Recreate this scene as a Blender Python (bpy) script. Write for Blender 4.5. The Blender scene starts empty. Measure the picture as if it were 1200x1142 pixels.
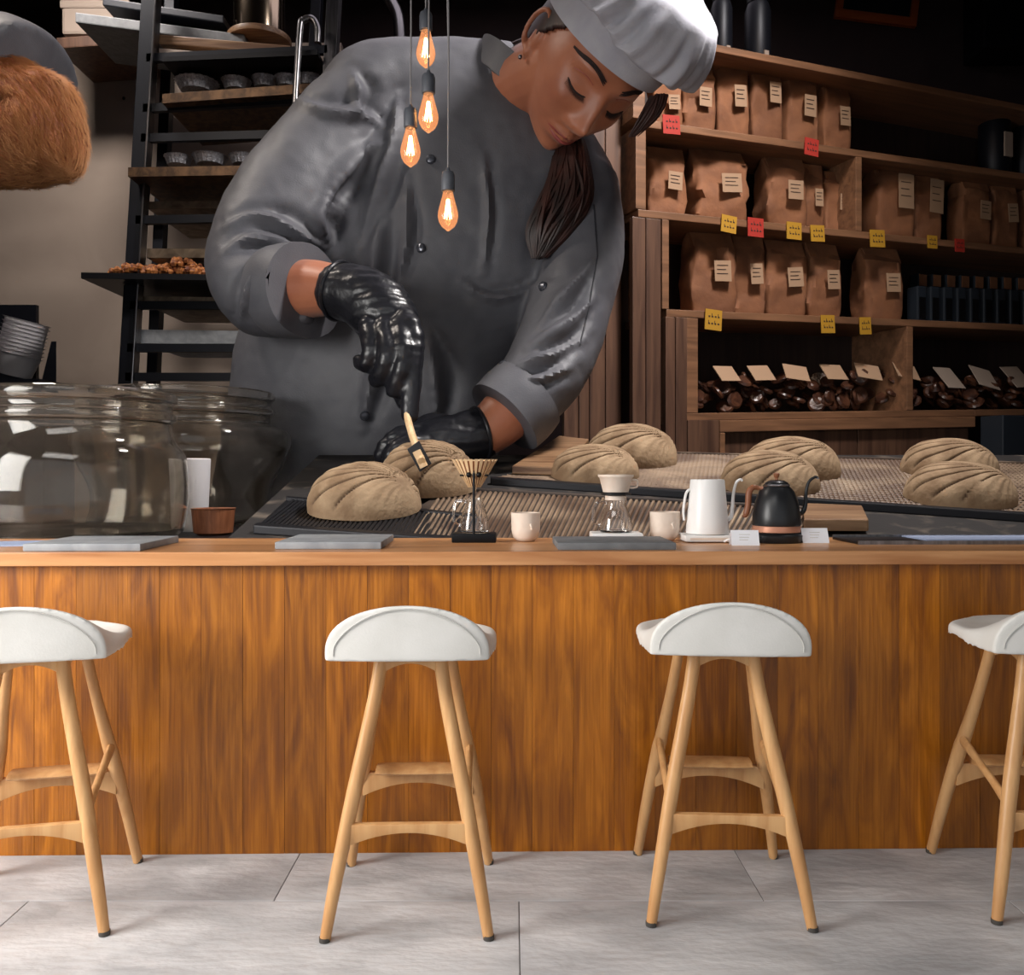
import bpy, bmesh, math, random
from mathutils import Vector, Matrix, noise
from mathutils.bvhtree import BVHTree
R = math.radians
rnd = random.Random(7)
S = bpy.context.scene
COL = S.collection

# ------------------------------------------------------------------ camera, world, lights, exposure
F, CH, HY = 1020.0, 1.24, 550.0
cd = bpy.data.cameras.new('camera'); cam = bpy.data.objects.new('camera', cd); COL.objects.link(cam)
cd.sensor_fit = 'HORIZONTAL'; cd.sensor_width = 36; cd.lens = 36 * F / 1200
cd.shift_y = -21 / 1200; cd.clip_end = 60
cam.location = (0, 0, CH); cam.rotation_euler = (R(90), 0, 0)
S.camera = cam
S.view_settings.view_transform = 'Standard'; S.view_settings.look = 'None'
S.view_settings.gamma = 1; S.view_settings.use_curve_mapping = False
S.view_settings.exposure = 0.0

W = bpy.data.worlds.new('world'); S.world = W; W.use_nodes = True
W.node_tree.nodes['Background'].inputs[0].default_value = (0.93, 0.96, 1.0, 1)
W.node_tree.nodes['Background'].inputs[1].default_value = 0.74

def area(name, loc, target, sx, sy, power, col, spread=180):
    d = bpy.data.lights.new(name, 'AREA'); d.shape = 'RECTANGLE'; d.size = sx; d.size_y = sy
    d.energy = power; d.color = col; d.spread = R(spread)
    o = bpy.data.objects.new(name, d); COL.objects.link(o); o.location = loc
    o.rotation_euler = (Vector(target) - Vector(loc)).to_track_quat('-Z', 'Y').to_euler()
    return o
sun = bpy.data.lights.new('sun', 'SUN'); sun.energy = 5.0; sun.angle = R(2.5); sun.color = (1, 0.93, 0.82)
so = bpy.data.objects.new('sun', sun); COL.objects.link(so)
so.rotation_euler = Vector((1, 0.35, -1.45)).to_track_quat('-Z', 'Y').to_euler()
area('window_daylight', (-3.3, 1.1, 1.9), (-0.4, 2.9, 0.4), 1.5, 1.7, 88, (1.0, 0.97, 0.93), 130)
area('ceiling_lamp_front', (-1.0, 0.8, 3.2), (-0.8, 2.4, 0.0), 2.0, 1.2, 30, (1.0, 0.98, 0.96), 120)
area('bakery_lamp_key', (2.4, 4.05, 6.3), (0.1, 5.2, 1.9), 0.7, 0.7, 178, (1.0, 0.95, 0.92), 110)
area('bakery_lamp_left', (-3.3, 4.6, 5.6), (-1.9, 5.4, 2.6), 0.7, 0.7, 34, (1.0, 0.88, 0.76), 120)
area('panel_fill_light', (-3.9, 6.9, 6.6), (-3.7, 9.2, 2.3), 1.0, 0.5, 58, (1.0, 0.92, 0.86), 110)  # added fill to brighten the beige panel, not a real fitting
area('bakery_lamp_shelves', (1.6, 4.3, 5.2), (2.0, 6.8, 2.4), 0.8, 0.8, 7, (1.0, 0.72, 0.5), 100)
area('bakery_ambient_fill', (0.5, 7.4, 6.8), (0.5, 7.4, 0), 5, 3, 52, (0.9, 0.82, 0.9), 180)  # added broad ambient fill, lifts the black background; no such lamp

# ------------------------------------------------------------------ helpers
def P(px, py, Y):
    return Vector(((px - 600) * Y / F, Y, CH - (py - HY) * Y / F))
def lin(v):
    v /= 255.0
    return v / 12.92 if v <= 0.04045 else ((v + 0.055) / 1.055) ** 2.4
def C(r, g, b): return (lin(r), lin(g), lin(b), 1)

def mat(name, col, rough=0.5, metal=0.0, col2=None, scale=8.0, stretch=(1, 1, 1), bump=0.0, bscale=None,
        spread=(0.35, 0.65), emit=None, estr=0, trans=0.0, ior=1.45, vary=0.0, sheen=0, coat=0, detail=4, spec=0.5):
    m = bpy.data.materials.new(name); m.use_nodes = True
    nt = m.node_tree; N = nt.nodes; Lk = nt.links; b = N['Principled BSDF']
    b.inputs['Base Color'].default_value = col; b.inputs['Roughness'].default_value = rough
    b.inputs['Metallic'].default_value = metal; b.inputs['IOR'].default_value = ior
    b.inputs['Specular IOR Level'].default_value = spec
    if trans: b.inputs['Transmission Weight'].default_value = trans
    if sheen: b.inputs['Sheen Weight'].default_value = sheen
    if coat: b.inputs['Coat Weight'].default_value = coat
    if emit:
        b.inputs['Emission Color'].default_value = emit; b.inputs['Emission Strength'].default_value = estr
    if col2 or bump:
        tc = N.new('ShaderNodeTexCoord'); mp = N.new('ShaderNodeMapping'); mp.inputs['Scale'].default_value = stretch
        Lk.new(tc.outputs['Object'], mp.inputs['Vector'])
        oi = N.new('ShaderNodeObjectInfo')
        if vary:
            ad = N.new('ShaderNodeVectorMath'); ad.operation = 'ADD'
            ml = N.new('ShaderNodeMath'); ml.operation = 'MULTIPLY'; ml.inputs[1].default_value = 37
            Lk.new(oi.outputs['Random'], ml.inputs[0]); Lk.new(tc.outputs['Object'], ad.inputs[0]); Lk.new(ml.outputs[0], ad.inputs[1])
            Lk.new(ad.outputs[0], mp.inputs['Vector'])
        nz = N.new('ShaderNodeTexNoise'); nz.inputs['Scale'].default_value = scale; nz.inputs['Detail'].default_value = detail
        nz.inputs['Distortion'].default_value = 0.6
        Lk.new(mp.outputs[0], nz.inputs['Vector'])
        if col2:
            cr = N.new('ShaderNodeValToRGB'); cr.color_ramp.elements[0].position = spread[0]; cr.color_ramp.elements[1].position = spread[1]
            cr.color_ramp.elements[0].color = col; cr.color_ramp.elements[1].color = col2
            Lk.new(nz.outputs['Fac'], cr.inputs['Fac']); out = cr.outputs['Color']
            if vary:
                hs = N.new('ShaderNodeHueSaturation'); mr = N.new('ShaderNodeMapRange')
                mr.inputs['To Min'].default_value = 1 - vary; mr.inputs['To Max'].default_value = 1 + vary
                Lk.new(oi.outputs['Random'], mr.inputs['Value']); Lk.new(mr.outputs[0], hs.inputs['Value'])
                Lk.new(out, hs.inputs['Color']); out = hs.outputs['Color']
            Lk.new(out, b.inputs['Base Color'])
        if bump:
            nb = nz
            if bscale:
                nb = N.new('ShaderNodeTexNoise'); nb.inputs['Scale'].default_value = bscale; nb.inputs['Detail'].default_value = 3
                Lk.new(mp.outputs[0], nb.inputs['Vector'])
            bp = N.new('ShaderNodeBump'); bp.inputs['Strength'].default_value = bump; bp.inputs['Distance'].default_value = 0.02
            Lk.new(nb.outputs['Fac'], bp.inputs['Height']); Lk.new(bp.outputs[0], b.inputs['Normal'])
    return m

def tag(o, label=None, cat=None, group=None, kind=None):
    if label: o['label'] = label
    if cat: o['category'] = cat
    if group: o['group'] = group
    if kind: o['kind'] = kind
    return o
def empty(name, loc, label=None, cat=None, rz=0, group=None):
    o = bpy.data.objects.new(name, None); COL.objects.link(o); o.location = loc; o.rotation_euler = (0, 0, rz)
    o.empty_display_size = 0.05
    return tag(o, label, cat, group)
def obj(name, g, m, parent=None, world=False, smooth=True, kind=None, bevel=0, origin=None, label=None):
    """g = (verts, faces). world: vertices are world coordinates although the object has a parent."""
    v, f = g
    v = [Vector(p) for p in v]
    if world == 'rel': v = [p - parent.location for p in v]
    elif world and parent is not None:
        q = parent
        Mt = Matrix.LocRotScale(q.location, q.rotation_euler, q.scale)
        while q.parent:
            q = q.parent; Mt = Matrix.LocRotScale(q.location, q.rotation_euler, q.scale) @ Mt
        Mi = Mt.inverted(); v = [Mi @ p for p in v]
    loc = Vector((0, 0, 0))
    if origin is None:
        origin = sum(v, Vector()) / max(1, len(v))
        if parent is None: origin.z = min(p.z for p in v)
    v = [p - origin for p in v]
    me = bpy.data.meshes.new(name); me.from_pydata(v, [], f); me.update()
    bm = bmesh.new(); bm.from_mesh(me)
    if bevel:
        bmesh.ops.remove_doubles(bm, verts=bm.verts, dist=1e-5)
        es = [e for e in bm.edges if len(e.link_faces) == 2 and e.calc_face_angle(0) > 0.5]
        bmesh.ops.bevel(bm, geom=es, offset=bevel, segments=2, profile=0.6, affect='EDGES', clamp_overlap=True)
    bmesh.ops.recalc_face_normals(bm, faces=bm.faces)
    bm.to_mesh(me); bm.free()
    for mm in (m if isinstance(m, (list, tuple)) else [m]): me.materials.append(mm)
    if smooth:
        me.polygons.foreach_set('use_smooth', [True] * len(me.polygons))
        try: me.set_sharp_from_angle(angle=R(38))
        except Exception: pass
    o = bpy.data.objects.new(name, me); COL.objects.link(o); o.location = origin
    if parent: o.parent = parent
    if kind: o['kind'] = kind
    if label: o['label'] = label
    return o
def dup(o, parent=None, names=True):
    c = o.copy(); COL.objects.link(c)
    if parent is not None: c.parent = parent
    for ch in list(o.children): dup(ch, c)
    return c
def join(*gs):
    V, Fc = [], []
    for v, f in gs:
        n = len(V); V += [Vector(p) for p in v]; Fc += [tuple(i + n for i in q) for q in f]
    return V, Fc
def xf(g, M): return [M @ Vector(p) for p in g[0]], g[1]
def box(x0, x1, y0, y1, z0, z1):
    v = [(x, y, z) for z in (z0, z1) for y in (y0, y1) for x in (x0, x1)]
    return v, [(0, 2, 3, 1), (4, 5, 7, 6), (0, 1, 5, 4), (2, 6, 7, 3), (0, 4, 6, 2), (1, 3, 7, 5)]
def hexa(c8): return [Vector(c) for c in c8], [(0, 2, 3, 1), (4, 5, 7, 6), (0, 1, 5, 4), (2, 6, 7, 3), (0, 4, 6, 2), (1, 3, 7, 5)]
def grid_faces(nr, nc, close=True, cap0=True, cap1=True):
    f = []
    for i in range(nr - 1):
        for j in range(nc if close else nc - 1):
            k = (j + 1) % nc
            f.append((i * nc + j, i * nc + k, (i + 1) * nc + k, (i + 1) * nc + j))
    if close and cap0: f.append(tuple(range(nc))[::-1])
    if close and cap1: f.append(tuple(range((nr - 1) * nc, nr * nc)))
    return f
def lathe(prof, n=32, c=(0, 0, 0), cap=True):
    v = []
    for r, z in prof:
        for j in range(n):
            a = 2 * math.pi * j / n
            v.append((c[0] + max(r, 1e-5) * math.cos(a), c[1] + max(r, 1e-5) * math.sin(a), c[2] + z))
    return v, grid_faces(len(prof), n, True, cap, cap)
def catmull(pts, n):
    """pts: list of tuples of equal length; smooth resample with n steps per span"""
    out = []; L = len(pts)
    for i in range(L - 1):
        p0 = pts[max(i - 1, 0)]; p1 = pts[i]; p2 = pts[i + 1]; p3 = pts[min(i + 2, L - 1)]
        for k in range(n):
            t = k / n
            out.append(tuple(0.5 * ((2 * b) + (-a + c) * t + (2 * a - 5 * b + 4 * c - d) * t * t + (-a + 3 * b - 3 * c + d) * t ** 3)
                             for a, b, c, d in zip(p0, p1, p2, p3)))
    out.append(tuple(pts[-1])); return out
def sweep(pts, n=16, step=6, hint=(0, 1, 0), rnd_end=False):
    """pts: (x,y,z,ra,rb): ra across (perpendicular to hint), rb along hint."""
    q = catmull([tuple(p) for p in pts], step) if step > 1 else [tuple(p) for p in pts]
    if rnd_end:
        def ext(a, b, rev):
            pa = Vector(a[:3]); d = (pa - Vector(b[:3])).normalized(); r = min(a[3], a[4]); o = []
            for k in (0.35, 0.62, 0.82, 0.95, 1.0):
                s = math.sqrt(max(0.0, 1 - k * k)); s = max(s, 0.03)
                p = pa + d * r * k
                o.append((p.x, p.y, p.z, a[3] * s, a[4] * s))
            return o
        q = ext(q[0], q[1], 1)[::-1] + q + ext(q[-1], q[-2], 0)
    v = []; m = len(q); h = Vector(hint).normalized()
    for i, p in enumerate(q):
        a = Vector(q[max(i - 1, 0)][:3]); b = Vector(q[min(i + 1, m - 1)][:3]); t = (b - a)
        t = t.normalized() if t.length > 1e-9 else Vector((0, 0, 1))
        bb = h - t * h.dot(t)
        if bb.length < 1e-3: bb = Vector((0, 0, 1)) - t * t.z
        bb.normalize(); aa = t.cross(bb)
        c = Vector(p[:3])
        for j in range(n):
            w = 2 * math.pi * j / n
            v.append(c + aa * (p[3] * math.cos(w)) + bb * (p[4] * math.sin(w)))
    return v, grid_faces(m, n)
def tube(pts, r, n=8, step=4, **k):
    return sweep([(p[0], p[1], p[2], r if not isinstance(r, (list, tuple)) else r[i], r if not isinstance(r, (list, tuple)) else r[i]) for i, p in enumerate(pts)], n, step, **k)
def rod(a, b, r, n=8): return tube([a, b], r, n, 1)
def psweep(pts, **k):
    """pixel sweep: (px,py,Y, half width px, depth half m)"""
    out = []
    for px, py, Y, w, d in pts:
        c = P(px, py, Y); out.append((c.x, c.y, c.z, w * Y / F, d))
    return sweep(out, **k)
def ball(c, rx, ry, rz, nu=24, nv=16):
    v = []
    for i in range(nv + 1):
        a = math.pi * i / nv; s = max(math.sin(a), 1e-4)
        for j in range(nu):
            w = 2 * math.pi * j / nu
            v.append((c[0] + rx * s * math.cos(w), c[1] + ry * s * math.sin(w), c[2] - rz * math.cos(a)))
    return v, grid_faces(nv + 1, nu)
def remesh(name, g, voxel, m, parent, smooth_it=4, post=None, post_all=None):
    me = bpy.data.meshes.new(name + '_tmp'); me.from_pydata([tuple(p) for p in g[0]], [], g[1])
    bm = bmesh.new(); bm.from_mesh(me); bmesh.ops.recalc_face_normals(bm, faces=bm.faces); bm.to_mesh(me); bm.free()
    o = bpy.data.objects.new(name + '_tmp', me); COL.objects.link(o)
    md = o.modifiers.new('r', 'REMESH'); md.mode = 'VOXEL'; md.voxel_size = voxel
    if smooth_it:
        ms = o.modifiers.new('s', 'SMOOTH'); ms.factor = 0.5; ms.iterations = smooth_it
    dg = bpy.context.evaluated_depsgraph_get(); ev = o.evaluated_get(dg); m2 = ev.to_mesh()
    V = [v.co.copy() for v in m2.vertices]; Nn = [v.normal.copy() for v in m2.vertices]
    Fc = [tuple(p.vertices) for p in m2.polygons]
    ev.to_mesh_clear(); bpy.data.objects.remove(o); bpy.data.meshes.remove(me)
    if post_all: V = post_all(V, Nn)
    if post: V = [post(p, n) for p, n in zip(V, Nn)]
    r = obj(name, (V, Fc), m, parent, world=True)
    r.data.polygons.foreach_set('use_smooth', [True] * len(r.data.polygons))
    return r, (V, Fc)
def bvh(g): return BVHTree.FromPolygons([Vector(p) for p in g[0]], [tuple(f) for f in g[1]])
def hit(b, px, py):
    o = Vector((0, 0, CH)); d = (P(px, py, 1) - o).normalized()
    h = b.ray_cast(o, d); return (h[0], h[1]) if h[0] is not None else (P(px, py, 5.6), Vector((0, -1, 0)))
def smooth01(a, b, x):
    t = min(1, max(0, (x - a) / (b - a))); return t * t * (3 - 2 * t)

# ------------------------------------------------------------------ materials
M = {}
def wood(name, c1, c2, ax='z', **k):
    st = {'z': (9, 9, 0.7), 'x': (0.7, 9, 9), 'y': (9, 0.7, 9)}[ax]
    return mat(name, c1, k.pop('rough', 0.42), col2=c2, scale=k.pop('scale', 2.2), stretch=st, bump=k.pop('bump', 0.08), **k)
def plank_mat():
    """teak boards: long grain, a few darker streaks and knots, each board its own tone"""
    m = bpy.data.materials.new('teak_board'); m.use_nodes = True; nt = m.node_tree; N = nt.nodes; L = nt.links; b = N['Principled BSDF']
    tc = N.new('ShaderNodeTexCoord'); oi = N.new('ShaderNodeObjectInfo')
    ml = N.new('ShaderNodeMath'); ml.operation = 'MULTIPLY'; ml.inputs[1].default_value = 61
    ad = N.new('ShaderNodeVectorMath'); L.new(oi.outputs['Random'], ml.inputs[0]); L.new(tc.outputs['Object'], ad.inputs[0]); L.new(ml.outputs[0], ad.inputs[1])
    def nz(stretch, scale, det, dist):
        mp = N.new('ShaderNodeMapping'); mp.inputs['Scale'].default_value = stretch; L.new(ad.outputs[0], mp.inputs['Vector'])
        n = N.new('ShaderNodeTexNoise'); n.inputs['Scale'].default_value = scale; n.inputs['Detail'].default_value = det; n.inputs['Distortion'].default_value = dist
        L.new(mp.outputs[0], n.inputs['Vector']); return n.outputs['Fac']
    def ramp(f, a, b_, ca, cb):
        r = N.new('ShaderNodeValToRGB'); r.color_ramp.elements[0].position = a; r.color_ramp.elements[1].position = b_
        r.color_ramp.elements[0].color = ca; r.color_ramp.elements[1].color = cb; L.new(f, r.inputs[0]); return r.outputs[0]
    def mul(a, c, fac=1):
        x = N.new('ShaderNodeMix'); x.data_type = 'RGBA'; x.blend_type = 'MULTIPLY'; x.inputs[0].default_value = fac; L.new(a, x.inputs[6]); L.new(c, x.inputs[7]); return x.outputs[2]
    base = ramp(nz((5, 5, .8), 2.4, 5, 1.6), .3, .72, C(130, 76, 34), C(200, 132, 70))
    fine = ramp(nz((90, 90, 2.2), 1.5, 3, .3), .35, .6, (0.72, 0.66, 0.6, 1), (1, 1, 1, 1))
    dark = ramp(nz((16, 16, 1.0), 1.2, 4, 2.2), .20, .36, (0.42, 0.34, 0.28, 1), (1, 1, 1, 1))
    g = mul(mul(base, fine, .8), dark, .85)
    hs = N.new('ShaderNodeHueSaturation'); mr = N.new('ShaderNodeMapRange'); mr.inputs['To Min'].default_value = .68; mr.inputs['To Max'].default_value = 1.08
    L.new(oi.outputs['Random'], mr.inputs['Value']); L.new(mr.outputs[0], hs.inputs['Value']); hs.inputs['Saturation'].default_value = 1.1; L.new(g, hs.inputs['Color'])
    L.new(hs.outputs[0], b.inputs['Base Color']); b.inputs['Roughness'].default_value = .42
    bp = N.new('ShaderNodeBump'); bp.inputs['Strength'].default_value = .12; bp.inputs['Distance'].default_value = .01; L.new(fine, bp.inputs['Height']); L.new(bp.outputs[0], b.inputs['Normal'])
    return m
M['plank'] = plank_mat()
M['slab'] = wood('oiled_teak_slab', C(164, 108, 64), C(198, 144, 96), 'x', scale=2.0, rough=0.33)
M['oak'] = wood('honey_oak', C(188, 138, 88), C(210, 164, 112), 'z', scale=2.5, rough=0.38)
M['foot'] = mat('rubber_grey', C(70, 66, 62), 0.7)
M['leather'] = mat('white_leather', C(214, 212, 206), 0.45, col2=C(226, 224, 219), scale=5, bump=0.05, bscale=160)
M['seam'] = mat('seam_thread', C(196, 194, 189), 0.6)
M['tile'] = mat('grey_stone_tile', C(164, 164, 166), 0.5, col2=C(204, 203, 204), scale=2.6, stretch=(1, 2.2, 1), bump=0.25, bscale=16, vary=0.03, detail=9)
M['grout'] = mat('grout', C(120, 118, 116), 0.8)
M['plaster'] = mat('white_plaster', C(205, 203, 198), 0.8)
M['darkwall'] = mat('dark_wall', C(74, 60, 58), 0.85, col2=C(64, 52, 52), scale=1.5)
M['beige'] = mat('beige_panel', C(150, 134, 122), 0.75, col2=C(160, 144, 131), scale=1.4)
M['darkceil'] = mat('dark_ceiling', C(30, 27, 27), 0.9)
M['slate'] = mat('slate', C(128, 131, 135), 0.55, col2=C(150, 152, 155), scale=12, bump=0.1)
M['slatedark'] = mat('slate_dark', C(96, 98, 100), 0.6, col2=C(112, 113, 115), scale=14, bump=0.1)
M['blackmetal'] = mat('black_metal', C(22, 22, 24), 0.38, 0.6)
M['black'] = mat('matte_black', C(24, 25, 28), 0.35)
M['steel'] = mat('brushed_steel', C(150, 148, 150), 0.28, 1.0, col2=C(120, 118, 120), scale=6, stretch=(8, 8, .5))
M['rackdark'] = mat('dark_rack_steel', C(20, 22, 30), 0.45, 0.3)
M['traydark'] = mat('dark_tray', C(26, 26, 30), 0.45, 0.5)
M['traybrown'] = mat('baked_tray', C(112, 84, 60), 0.45, 0.55, col2=C(70, 52, 38), scale=14)
M['traybeige'] = mat('aluminium_tray', C(150, 132, 112), 0.4, 0.6, col2=C(100, 86, 72), scale=8)
M['foil'] = mat('foil', C(200, 200, 206), 0.4, 0.6, col2=C(150, 150, 156), scale=60, bump=0.5)
M['granola'] = mat('granola', C(92, 40, 22), 0.6, col2=C(190, 120, 60), scale=26, bump=0.4)
M['glass'] = mat('clear_glass', (1, 1, 1, 1), 0.0, trans=1.0, ior=1.45)
M['jarglass'] = mat('thick_jar_glass', C(240, 236, 228), 0.04, trans=1.0, ior=1.4)
def painted_haze(m, col, fac):  # painted haze: diffuse tint standing in for the wall refracted in the glass
    nt = m.node_tree; N = nt.nodes; L = nt.links; d = N.new('ShaderNodeBsdfDiffuse'); d.inputs[0].default_value = col
    mx = N.new('ShaderNodeMixShader'); nz = N.new('ShaderNodeTexNoise'); nz.inputs['Scale'].default_value = 3; mr = N.new('ShaderNodeMapRange')
    mr.inputs['To Min'].default_value = fac * .3; mr.inputs['To Max'].default_value = fac * 1.7
    L.new(nz.outputs['Fac'], mr.inputs['Value']); L.new(mr.outputs[0], mx.inputs[0]); L.new(N['Principled BSDF'].outputs[0], mx.inputs[1]); L.new(d.outputs[0], mx.inputs[2])
    L.new(mx.outputs[0], N['Material Output'].inputs['Surface'])
painted_haze(M['jarglass'], C(150, 136, 124), .055)
M['bulbglass'] = mat('amber_bulb_glass', (1.0, 0.80, 0.62, 1), 0.0, trans=1.0, ior=1.25, emit=(1.0, 0.42, 0.18, 1), estr=0.2)
M['filament'] = mat('glowing_filament', (1, 0.6, 0.3, 1), 0.5, emit=(1.0, 0.62, 0.28, 1), estr=42)
M['socket'] = mat('socket_grey', C(62, 64, 70), 0.5, col2=C(74, 76, 82), scale=20)
M['cord'] = mat('grey_cord', C(120, 116, 116), 0.7)
M['cream'] = mat('cream_ceramic', C(220, 202, 186), 0.5, col2=C(228, 212, 197), scale=20)
M['white'] = mat('white_enamel', C(232, 230, 228), 0.35)
M['paper'] = mat('white_paper', C(226, 228, 234), 0.75)
M['paperblue'] = mat('pale_blue_paper', C(150, 162, 190), 0.7)
M['copper'] = mat('copper_band', C(196, 138, 112), 0.4, 0.3)
M['walnut'] = wood('walnut_handle', C(112, 66, 42), C(146, 92, 62), 'z', scale=5)
M['pine'] = wood('pine_strip', C(206, 170, 126), C(226, 196, 156), 'z')
M['skin'] = mat('skin', C(172, 108, 78), 0.42, col2=C(156, 94, 68), scale=3, sheen=0.1, bump=0.02, bscale=60)
M['lip'] = mat('lips', C(150, 72, 66), 0.4)
M['hairyskin'] = mat('tanned_hairy_skin', C(186, 118, 76), 0.6, col2=C(152, 84, 54), scale=6, bump=0.35, bscale=70)
M['armhair'] = mat('ginger_arm_hair', C(186, 128, 78), 0.65)
M['coat'] = mat('grey_satin_coat', C(92, 92, 97), 0.55, col2=C(82, 82, 88), scale=4, bump=0.10, bscale=120)
M['coatinner'] = mat('dark_coat_lining', C(40, 40, 46), 0.7)
M['button'] = mat('dark_button', C(86, 88, 96), 0.25, 0.5)
M['glove'] = mat('black_latex', C(22, 23, 28), 0.33, bump=0.25, bscale=18, col2=C(27, 27, 32), scale=10)
M['hat'] = mat('white_cotton', C(164, 164, 172), 0.85, col2=C(154, 154, 164), scale=6, bump=0.08, bscale=90)
M['hair'] = mat('dark_brown_hair', C(30, 18, 16), 0.5, col2=C(62, 34, 28), scale=10, stretch=(1, 1, .3))
M['brow'] = mat('eyebrow_hair', C(42, 27, 24), 0.7)
M['dough'] = mat('floured_dough', C(122, 97, 72), 0.85, col2=C(160, 135, 106), scale=7, bump=0.25, bscale=50)
def scored(m):
    nt = m.node_tree; N = nt.nodes; L = nt.links; b = N['Principled BSDF']; src = b.inputs['Base Color'].links[0].from_socket
    at = N.new('ShaderNodeAttribute'); at.attribute_name = 'score'; mx = N.new('ShaderNodeMix'); mx.data_type = 'RGBA'
    L.new(at.outputs['Fac'], mx.inputs[0]); L.new(src, mx.inputs[6]); mx.inputs[7].default_value = C(70, 50, 36); L.new(mx.outputs[2], b.inputs['Base Color'])
scored(M['dough'])
M['tabletop'] = mat('floured_dark_table', C(30, 26, 25), 0.8, col2=C(110, 98, 86), scale=6, stretch=(1, 1, 1), spread=(0.54, 0.8), bump=0.2, detail=9)
M['mesh'] = mat('brown_baking_screen', C(62, 48, 38), 0.6, col2=C(140, 120, 100), scale=4, spread=(0.48, 0.8), detail=8, bump=0.2)
M['screendark'] = mat('dark_baking_screen', C(34, 27, 24), 0.6, col2=C(64, 52, 44), scale=4, bump=.2)
M['rib'] = mat('screen_rib', C(88, 66, 50), 0.55, col2=C(156, 134, 110), scale=3, spread=(0.42, 0.75), detail=8)
M['boardwood'] = wood('floury_board', C(100, 70, 48), C(146, 114, 84), 'x', scale=3)
M['shelfwood'] = wood('pine_shelf', C(102, 72, 52), C(132, 94, 68), 'x', scale=2.2, vary=0.05)
M['shelfdark'] = wood('shelf_back', C(46, 36, 34), C(58, 46, 42), 'z')
M['barnwood'] = wood('brown_board', C(72, 50, 40), C(100, 72, 56), 'z', scale=2.0, vary=0.12)
M['kraft'] = mat('kraft_paper', C(134, 88, 58), 0.8, col2=C(112, 72, 48), scale=5, bump=0.5, bscale=9, vary=0.08)
M['label'] = mat('bag_label', C(156, 126, 100), 0.75)
M['tagy'] = mat('yellow_price_card', C(168, 124, 30), 0.7)
M['tagr'] = mat('red_price_card', C(156, 38, 26), 0.7)
M['ink'] = mat('print_ink', C(50, 34, 28), 0.8)
M['cookies'] = mat('dark_cookies', C(48, 28, 22), 0.3, col2=C(84, 52, 36), scale=14, bump=0.6)
M['bluedark'] = mat('blue_black_panel', C(30, 36, 44), 0.5)
M['frame'] = wood('orange_frame', C(190, 96, 52), C(206, 112, 62), 'x')
M['bowl'] = mat('paper_bowl', C(215, 212, 214), 0.7)
M['potsteel'] = mat('polished_pot', C(180, 160, 140), 0.15, 1.0)
M['windowglass'] = mat('window_glass', (1, 1, 1, 1), 0.0, trans=1.0, ior=1.02)

# ------------------------------------------------------------------ setting
def struct(name, g, m, parent=None, **k):
    o = obj(name, g, m, parent, smooth=False, **k); o['kind'] = 'structure'; return o
flo = struct('floor', box(-7.5, 7.5, -1.6, 11, -0.06, -0.004), M['grout'])
rows = [2.505 + 0.72 * k for k in range(-5, 2)]
for ri, y0 in enumerate(rows):
    odd = abs(round((y0 - 2.505) / 0.72)) % 2
    xs = [(-0.685 if odd == 0 else 0.02) + 1.41 * k for k in range(-3, 3)]
    for x0 in xs:
        a, b_ = max(x0, -3.4), min(x0 + 1.41, 3.4)
        if b_ - a < 0.1: continue
        g = 0.0016
        o = obj('tile', box(a + g, b_ - g, y0 + g, y0 + 0.72 - g, -0.004, rnd.uniform(-0.0005, 0.0)), M['tile'], flo, smooth=False, world=True, bevel=0.0012)
struct('wall_left', join(box(-3.55, -3.4, -1.6, 0.6, 0, 3.3), box(-3.55, -3.4, 2.12, 3.45, 0, 3.3), box(-3.55, -3.4, 0.6, 2.12, 0, 0.95), box(-3.55, -3.4, 0.6, 2.12, 2.85, 3.3)), M['plaster'])
wn = tag(bpy.data.objects.new('window_1', None), kind='structure'); COL.objects.link(wn); wn.location = (-3.5, 1.225, 0.95)
obj('window_frame', join(box(-3.54, -3.44, .6, .65, .95, 2.85), box(-3.54, -3.44, 2.07, 2.12, .95, 2.85), box(-3.54, -3.44, .65, 2.07, .95, 1.0), box(-3.54, -3.44, .65, 2.07, 2.8, 2.85)), M['white'], wn, world=True, smooth=False)
struct('wall_right', box(3.4, 3.55, -1.6, 3.45, 0, 3.3), M['plaster'])
struct('ceiling', join(box(-3.55, 3.55, -1.6, 3.45, 3.3, 3.4), box(-7.5, 7.5, 3.45, 10.7, 6.9, 7.0)), M['darkceil'])
struct('wall_header', box(-7.5, 7.5, 3.45, 3.55, 3.3, 6.9), M['darkceil'])
struct('wall_jamb_left', box(-7.5, -3.55, 3.45, 3.55, 0, 3.3), M['darkwall'])
struct('wall_jamb_right', box(3.55, 7.5, 3.45, 3.55, 0, 3.3), M['darkwall'])
struct('wall_back', box(-7.5, 7.5, 10.5, 10.7, 0, 6.9), M['darkwall'])
struct('wall_side_left', box(-7.5, -7.35, 3.55, 10.5, 0, 6.9), M['darkwall'])
struct('wall_side_right', box(7.35, 7.5, 3.55, 10.5, 0, 6.9), M['darkwall'])
a = P(-120, 50, 9.2); b_ = P(400, 50, 9.2)
pan = struct('wall_panel', box(a.x, b_.x, 9.2, 9.3, 0, a.z), M['beige'])
for (x, y) in ((149, 56), (147, 82), (145, 115)):
    p = P(x, y, 9.19); obj('screw', ball((p.x, p.y, p.z), .018, .012, .018, 8, 6), M['blackmetal'], pan, world=True)
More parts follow.
